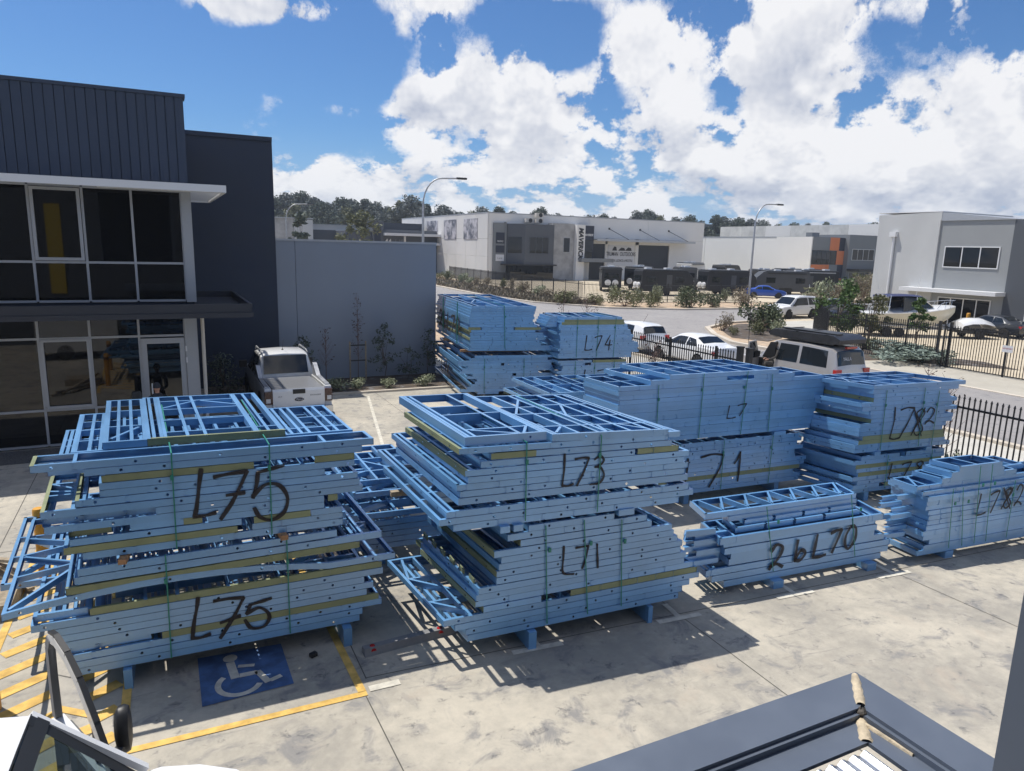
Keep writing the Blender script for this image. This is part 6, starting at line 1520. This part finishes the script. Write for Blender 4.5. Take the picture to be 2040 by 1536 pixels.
# L782, right
Lw = bundle('lower bundle with dim lettering under the right-hand stack sprayed L782', 12.95, 9.68, -5.5)
pile(Lw, .2, 9, .05, 2.5, 1.5, rp, jl=.14, jr=.14, olive=.3, split=.25, detail_top=0, skew=-.25)
straps(Lw, [(.9, 1.0, .9, .25), (2.2, 1.02, 2.2, .25)], 0)
spray(Lw, word('L78', 1.0, .45, .34, .36), .035)
U = bundle('upper bundle of blue frames sprayed L782 on the right-hand stack by the fence', 12.95, 9.68, -5.5)
ext = [(-.05, 2.72), (-.05, 2.55), (.02, 2.5), (.12, 2.48), (.0, 2.42), (.0, 2.45), (.02, 2.68), (.3, 2.7), (.28, 2.45), (.25, 2.4), (.02, 2.62), (-.02, 2.75), (.3, 2.52), (.3, 2.45), (.26, 2.75)]
for i, (a, c) in enumerate(ext):
    z = 1.10+(i+1)*.0905; k = 'O' if i in (2, 3) else 'B'
    frame(U, [(k, a, z, c, z)], 0, rp.uniform(1.1, 1.5), .087, None, (), (), i > 11, i in (7, 12), skew=-.30)
    if i in (4, 6, 8, 11): frame(U, [('B', a+2.4, z+.001, a+2.9, z)], .25, 1.2, .084, [], (), (), False, skew=-.2)
zz = 1.10+15*.0905
frame(U, [('B', .26, zz+.088, 2.95, zz+.088)], 0, 1.35, .085, [.6, .95, 1.5, 2.1], [(.26, 2.0, .5), (.26, 2.95, .95)], [(.35, .5, .7, .9), (.9, .1, .6, .5)], True, skew=-.42)
straps(U, [(.62, zz-.02, .64, 1.13), (1.72, zz-.02, 1.74, 1.13), (2.16, zz-.1, 2.14, 1.13)], 0)
spray(U, [[(.93, 2.05), (.95, 1.75), (.88, 1.36)], [(.88, 1.37), (1.0, 1.34), (1.16, 1.36)], [(1.1, 1.98), (1.3, 2.02), (1.5, 2.0)], [(1.5, 2.0), (1.35, 1.68), (1.16, 1.36)]]+[[(1.50+x*.42, 1.38+y*.62) for x, y in s_] for s_ in GL['8']]+[[(1.47+x*.42, 1.36+y*.66) for x, y in s_] for s_ in GL['x']]+[[(1.86+x*.36, 1.62+y*.36) for x, y in s_] for s_ in GL['2']], .034)
for u in (.5, 2.0): b = MB(); b.box(u, u+.16, -.02, 1.1, 1.015, 1.10); b.build('steel_packer', BLUE, U)
# 2bL70, low in front
F = bundle('low strapped bundle of blue trusses and channels sprayed 2bL70 on the concrete', 7.15, 7.62, -4.4)
R2 = [(.35, 3.62, .13), (.12, 3.78, .24), (.0, 3.80, .35), (.42, 3.66, .47), (.45, 3.42, .57), (.32, 3.46, .66), (.3, 3.42, .77)]
for a, c, z in R2:
    frame(F, [('B', a, z+.10, c, z+.10)], rp.uniform(0, .03), .62, .1, [a+.1], (), (), False, skew=.1, holes=False)
frame(F, [('B', .2, .955, 3.55, .955)], -.02, .66, .11, [.5, 3.2, 3.3], (), (), True, skew=.2, holes=False)
frame(F, [('B', .55, 1.035, 1.1, 1.035), ('B', 1.16, 1.035, 1.68, 1.035), ('B', 1.74, 1.035, 2.3, 1.035), ('B', 2.36, 1.035, 3.1, 1.035)], .1, .55, .085, [.6, 1.13, 1.7], (), (), True, skew=.2, holes=False)
frame(F, [('B', .75, 1.11, 1.3, 1.11), ('B', 1.36, 1.11, 1.9, 1.11), ('B', 1.96, 1.11, 2.45, 1.11), ('B', 2.5, 1.11, 3.05, 1.11)], .16, .55, .08, [], (), (), False, skew=.2, holes=False)
frame(F, [('B', .45, 1.19, 3.1, 1.19)], .20, .56, .085, [], (), (), False, skew=.2, holes=False)
frame(F, [('B', .02, 1.275, 3.08, 1.275)], .22, .80, .09, [], (), [(.15+k*.24, .25 if k % 2 else .78, .39+k*.24, .78 if k % 2 else .25) for k in range(12)], True, skew=.22, holes=False)
for k in range(6):
    b = MB(); u = -.35+k*.05; chan(b, (u, .1+.07*k, 1.10-.05*k), (u+.5, .05+.07*k, 1.10-.05*k), (0, 1), .05, .08); b.build('loose_channel', BLUE, F)
for k in range(8):
    b = MB(); u = -.30+.06*(k % 4); z = .50+.055*k; chan(b, (u, .12+.06*(k % 3), z+.08), (u+.6, .12+.06*(k % 3), z+.08), (0, 1), .06, .08); b.build('loose_channel', BLUE, F)
straps(F, [(1.02, 1.37, 1.28, .26), (2.75, 1.37, 3.0, .26)], 0)
spray(F, [[(1.20+x*.36, .30+y*.40) for x, y in s_] for s_ in GL['2']]+[[(1.68+x*.36, .36+y*.36) for x, y in s_] for s_ in GL['b']]+[[(2.08+x*.36, .36+y*.40) for x, y in s_] for s_ in GL['L']]+[[(2.42+x*.30, .40+y*.40) for x, y in s_] for s_ in GL['7']]+[[(2.72+x*.34, .42+y*.42) for x, y in s_] for s_ in GL['0']], .055)
# L782 low, far right
F = bundle('low strapped bundle of blue frames sprayed L782 at the right edge by the shrubs', 11.42, 7.13, -5.0)
for i in range(13):
    z = .13+(i+1)*.0885; a = (.0, .12, .25, .1, .06, .12, .14, .16, .16, .12, .1, .06, .0)[i]+rp.uniform(-.02, .02)
    frame(F, [('B', a, z, 3.6+rp.uniform(-.1, .1), z)], rp.uniform(0, .03) if i not in (9, 12) else .05, .75, .086, [a+.3, a+.8], (), (), i > 10, skew=.0, holes=False)
frame(F, [('B', -.1, 1.365, 3.4, 1.365)], .10, .62, .09, [.2, .5, 1.0, 1.8], (), [(-.05, .12, .3, .6), (.6, .6, .9, .15)], True, skew=-.05, holes=False)
frame(F, [('B', .50, 1.455, 2.4, 1.455)], .10, .62, .088, [.7, 2.1], (), (), True, skew=-.2, holes=False); frame(F, [('B', .72, 1.545, 2.05, 1.545)], .10, .60, .088, [.8], (), (), True, skew=-.2, holes=False)
frame(F, [('B', .90, 1.635, 1.98, 1.635)], .10, .60, .088, [1.40], (), (), True, skew=-.25, holes=False)
frame(F, [('B', 1.9, 1.46, 2.9, 1.46)], .30, .85, .086, [2.3, 2.6], (), (), True, skew=-.1, holes=False)
for k in range(9):
    b = MB(); z = .42+.085*k; u = -.55+.10*(k % 3); chan(b, (u, .25+.07*(k % 4), z+.08), (u+.5, .25+.07*(k % 4), z+.08), (0, 1), .06, .08); b.build('loose_channel', BLUE, F)
straps(F, [(.62, 1.30, .72, .2), (.86, 1.30, 1.05, .2), (1.22, 1.66, 1.36, .2), (1.52, 1.66, 1.66, .2), (2.2, 1.3, 2.2, .2)], 0)
spray(F, word('L7', 1.32, .72, .40, .30, .05)+[[(1.95+x*.30, .78+y*.40) for x, y in s_] for s_ in GL['8']]+[[(1.93+x*.32, .76+y*.42) for x, y in s_] for s_ in GL['x']]+[[(2.28+x*.26, .80+y*.40) for x, y in s_] for s_ in GL['2']], .036)

# -------- tall stack at the back left (2bL70 over L76) and L74 behind it
TX, TY, TD = 9.25, 22.1, -13.0
dl = Vector((1.0, 5.4)).normalized()
Lw = bundle('lower bundle sprayed L76 on its end, under the tallest back stack', TX, TY, TD)
pile(Lw, .15, 15, .05, 2.85, 5.2, rp, jl=.38, jr=.35, olive=.08, split=.28, detail_top=2, skew=-.06, endol=.06, vj=.5)
straps(Lw, [(.6, 1.4, .6, .2), (2.0, 1.4, 2.0, .2)], 0)
spray(Lw, word('L76', 0, 0, 1, 1), .2, mp=lambda s_, z, y: (-.36+.02*(3-s_*1.0)-.0, 2.25-s_*.38, .62+z*.34)) if False else None
U = bundle('upper bundle sprayed 2bL70 on its end, on the tallest back stack', TX, TY, TD)
exU = [(.05, 2.9), (.12, 2.75), (.1, 2.3), (.1, 2.25), (.08, 2.45), (.1, 2.4), (.08, 2.38), (.12, 2.1), (.02, 2.3), (.08, 2.15), (.05, 2.05), (.05, 2.0), (.05, 2.05), (.08, 2.02), (.1, 2.05), (.12, 2.08), (.15, 2.1)]
for i, (a, c) in enumerate(exU):
    z = 1.66+(i+1)*.0905; c += .28
    segs = [('B', a, z, c, z)]
    if i == 8: segs = [('O', a, z, .45, z), ('B', .5, z, 1.6, z), ('O', 1.65, z, c, z)]
    frame(U, segs, rp.uniform(0, .02), 5.6+rp.uniform(-.2, .3), .087, [.4, 1.0, 1.7] if i > 14 else None, [(a, c, 1.5), (a, c, 3.0)] if i > 14 else (), [(.5, 1.5, 1.0, 3.0)] if i > 15 else (), i > 14, i in (4, 6, 7), skew=-.075)
    if i in (0, 1, 7): frame(U, [('B', 1.9, z+.001, 2.9, z)], .4, 2.5, .084, [2.3], (), (), False, skew=.0)
straps(U, [(1.25, 3.21, 1.3, 1.75)], 3.22, 5.5, .02, -.07)
mpU = lambda s_, z, y: (.03+y-.075*(4.7-s_*1.15), 4.7-s_*1.15, 2.05+z*.62)
spray(U, [[(k*.62+x*.62, y) for x, y in s_] for k, ch in enumerate('2bL70') for s_ in GL[ch]], .15, -.02, mpU)
for v in (1.5, 3.9):
    b = MB(); b.box(-.03-.075*v, .0-.075*v, v, v+.04, 1.72, 3.2); b.build('strap', STRAP, U)
spray(Lw, [[(k*.5+x*.5, y) for x, y in s_] for k, ch in enumerate('L76') for s_ in GL[ch]], .11, -.42, lambda s_, z, y: (y-.06*(2.4-s_*1.1), 2.4-s_*1.1, .62+z*.45))
# L74
Lw = bundle('lower bundle dimly sprayed L74, beneath the upper L74 bundle at the back', 12.15, 20.9, -9.0)
pile(Lw, .2, 13, .05, 2.55, 1.7, rp, jl=.14, jr=.14, olive=.15, split=.22, detail_top=0)
straps(Lw, [(.62, 1.36, .62, .3), (1.35, 1.36, 1.35, .3), (2.1, 1.36, 2.1, .3)], 0)
spray(Lw, word('L74', .92, .62, .42, .55, 0), .035)
U = bundle('upper bundle of blue frames sprayed L74 at the back beside the fence', 12.15, 20.9, -9.0)
for i in range(16):
    z = 1.45+(i+1)*.0895; a, c = (.0, 2.75)
    a += rp.uniform(-.05, .05); c = 2.75+(.25 if i in (2, 3, 4, 5) else 0)-max(0, i-8)*.06+rp.uniform(-.04, .04)
    frame(U, [('O' if i in (13, 14) else 'B', a+max(0, i-11)*.05, z, c, z)], 0, 1.7, .087, None, (), [(.3+.55*k, .1, .7+.55*k, 1.6) for k in range(3)] if i == 15 else (), i == 15, skew=-.1)
for k in range(4): frame(U, [('B', -.42+.05*k, 2.62+.09*k, -.02, 2.62+.09*k)], .2, 1.2, .085, [], (), (), False)
straps(U, [(.64, 2.86, .64, 1.47), (1.42, 2.88, 1.40, 1.47), (2.08, 2.86, 2.04, 1.47)], 2.89, 1.6)
spray(U, word('L74', .95, 1.72, .52, .36, 0), .038)

# -------- bearers and gluts under and between the bundles
def bearer(label, x, y, deg, L, w=.09, h=.25, z=0., m=BLUE, name='bearer', cat='bearer', group='bearers under the stacks'):
    b = MB(); d = Vector((math.cos(R(deg)), math.sin(R(deg))))
    b.box(-w/2, w/2, 0, L, 0, h) if m is not BLUE else (b.box(-w/2, w/2, 0, L, h-.008, h), b.box(-w/2, -w/2+.006, 0, L, 0, h-.008), b.box(w/2-.006, w/2, 0, L, 0, h-.008), b.box(-w/2+.006, w/2-.006, .0, .005, 0, h-.008))
    o = b.build(name, m, None, (x, y, z), R(deg)); tag(o, label, cat, group)


bearer('steel bearer under the left end of the front left L75 stack', -.62, 8.62, -1.4, 2.5)
bearer('steel bearer under the right end of the front left L75 stack', 1.92, 8.50, -1.4, 2.5, .11)
bearer('steel bearer under the left part of the L71 bundle', 4.10, 7.45, -3, 2.3, .11, .25)
bearer('thin steel bearer under the right part of the L71 bundle', 5.95, 7.38, -3, 2.3, .07, .25)
bearer('short steel foot under the left of the low 2bL70 bundle', 8.48, 7.42, -4.4, .8, .20, .125); bearer('short steel foot under the right of the low 2bL70 bundle', 10.45, 7.26, -4.4, .8, .20, .125)
bearer('steel bearer under the low L782 bundle at the right edge', 12.2, 7.06, -5, .8, .2, .125)
bearer('steel bearer hidden under the long middle block', 9.6, 11.0, -3.6, 1.1, .12, .245); bearer('steel bearer under the right end of the long middle block', 12.0, 10.85, -3.6, 1.1, .12, .245)
bearer('steel bearer under the right-hand L782 stack', 13.4, 9.66, -5.5, 1.3, .12, .195); bearer('steel bearer under the far end of the right-hand L782 stack', 15.0, 9.5, -5.5, 1.3, .12, .195)
bearer('steel bearer under the jumbled back pile', 9.6, 15.35, -6, 2.0, .12, .195)
bearer('timber bearer under the tallest back stack, left', 9.85, 22.0, -13, 4, .09, .145, 0, TIMBER2); bearer('timber bearer under the tallest back stack, right', 11.3, 21.7, -13, 4, .09, .145, 0, TIMBER2)
bearer('steel bearer under the back L74 stack', 12.9, 20.8, -9, 1.6, .12, .195); bearer('steel bearer under the loose pile between the front stacks', 3.0, 10.7, -4, 2, .12, .29)
for lab, u, z in (('orange-brown timber glut poking out left between the two L75 bundles', .22, 1.575), ('orange-brown timber glut poking out right between the two L75 bundles', 1.98, 1.592)):
    a = R(-1.4); x, y = -.795+u*math.cos(a)+.10*math.sin(a), 8.683+u*math.sin(a)-.10*math.cos(a)
    bearer(lab, x, y, -1.4-6*(u < 1)+9*(u > 1), 2.3, .085, .058, z, TIMBER, 'timber_glut', 'timber glut', 'gluts between bundles')
for lab, u, w_ in (('steel packer left between the L73 and L71 bundles', .30, .13), ('second steel packer left between the L73 and L71 bundles', .48, .13), ('steel packer right between the L73 and L71 bundles', 2.05, .24)):
    a = R(-4); x, y = 3.383+u*math.cos(a)+.05*math.sin(a), 7.562+u*math.sin(a)-.05*math.cos(a)
    bearer(lab, x, y, -4, 2.2, w_, .085, 1.682 if u < 1 else 1.70, BLUE, 'steel_packer', 'packer', 'packers between bundles')
bearer('weathered timber glut at the back left corner below the L73 bundle', 2.98, 9.2, -5, .09, .5, .07, 1.70, TIMBER2, 'timber_glut', 'timber glut', 'gluts between bundles')
for lab, v in (('pale timber glut end near the front of the tallest stack', .6), ('pale timber glut end near the back of the tallest stack', 3.6)):
    a = R(TD); x, y = TX-(.12+.06*v)*math.cos(a)-v*math.sin(a), TY-(.12+.06*v)*math.sin(a)+v*math.cos(a)
    bearer(lab, x, y, TD-90, 2.7, .09, .085, 1.55, TIMBER, 'timber_glut', 'timber glut', 'gluts between bundles')
# ------------------------------------------------------------------ tell look-alikes apart by their place along the view
ORDS = 'first second third fourth fifth sixth seventh eighth ninth tenth eleventh twelfth thirteenth fourteenth fifteenth sixteenth'.split()
same = {}
for o in scn.objects:
    if o.parent is None and o.get('group') and o.get('label') and o.get('category') in ('shrub', 'fence', 'timber plank'): same.setdefault((o['group'], o['label']), []).append(o)
for (gp, lb), os_ in same.items():
    if len(os_) < 2: continue
    os_.sort(key=lambda o: math.atan2(o.location.x, o.location.y))
    for k, o in enumerate(os_): o['label'] = lb+', '+ORDS[k]+' from left'

# ------------------------------------------------------------------ thin air haze round the whole scene
hz = bpy.data.materials.new('haze_air'); hz.use_nodes = True
g = NG(hz.node_tree); g.n.remove(g.n['Principled BSDF'])
pv = g.node('ShaderNodeVolumePrincipled', {'Color': (.80, .88, 1.0, 1), 'Density': HAZE, 'Anisotropy': .2})
g.l.new(pv.outputs[0], g.n['Material Output'].inputs['Volume'])
b = MB(); b.box(-760, 760, -760, 760, -1.05, 26); tag(b.build('haze', hz), kind='stuff')
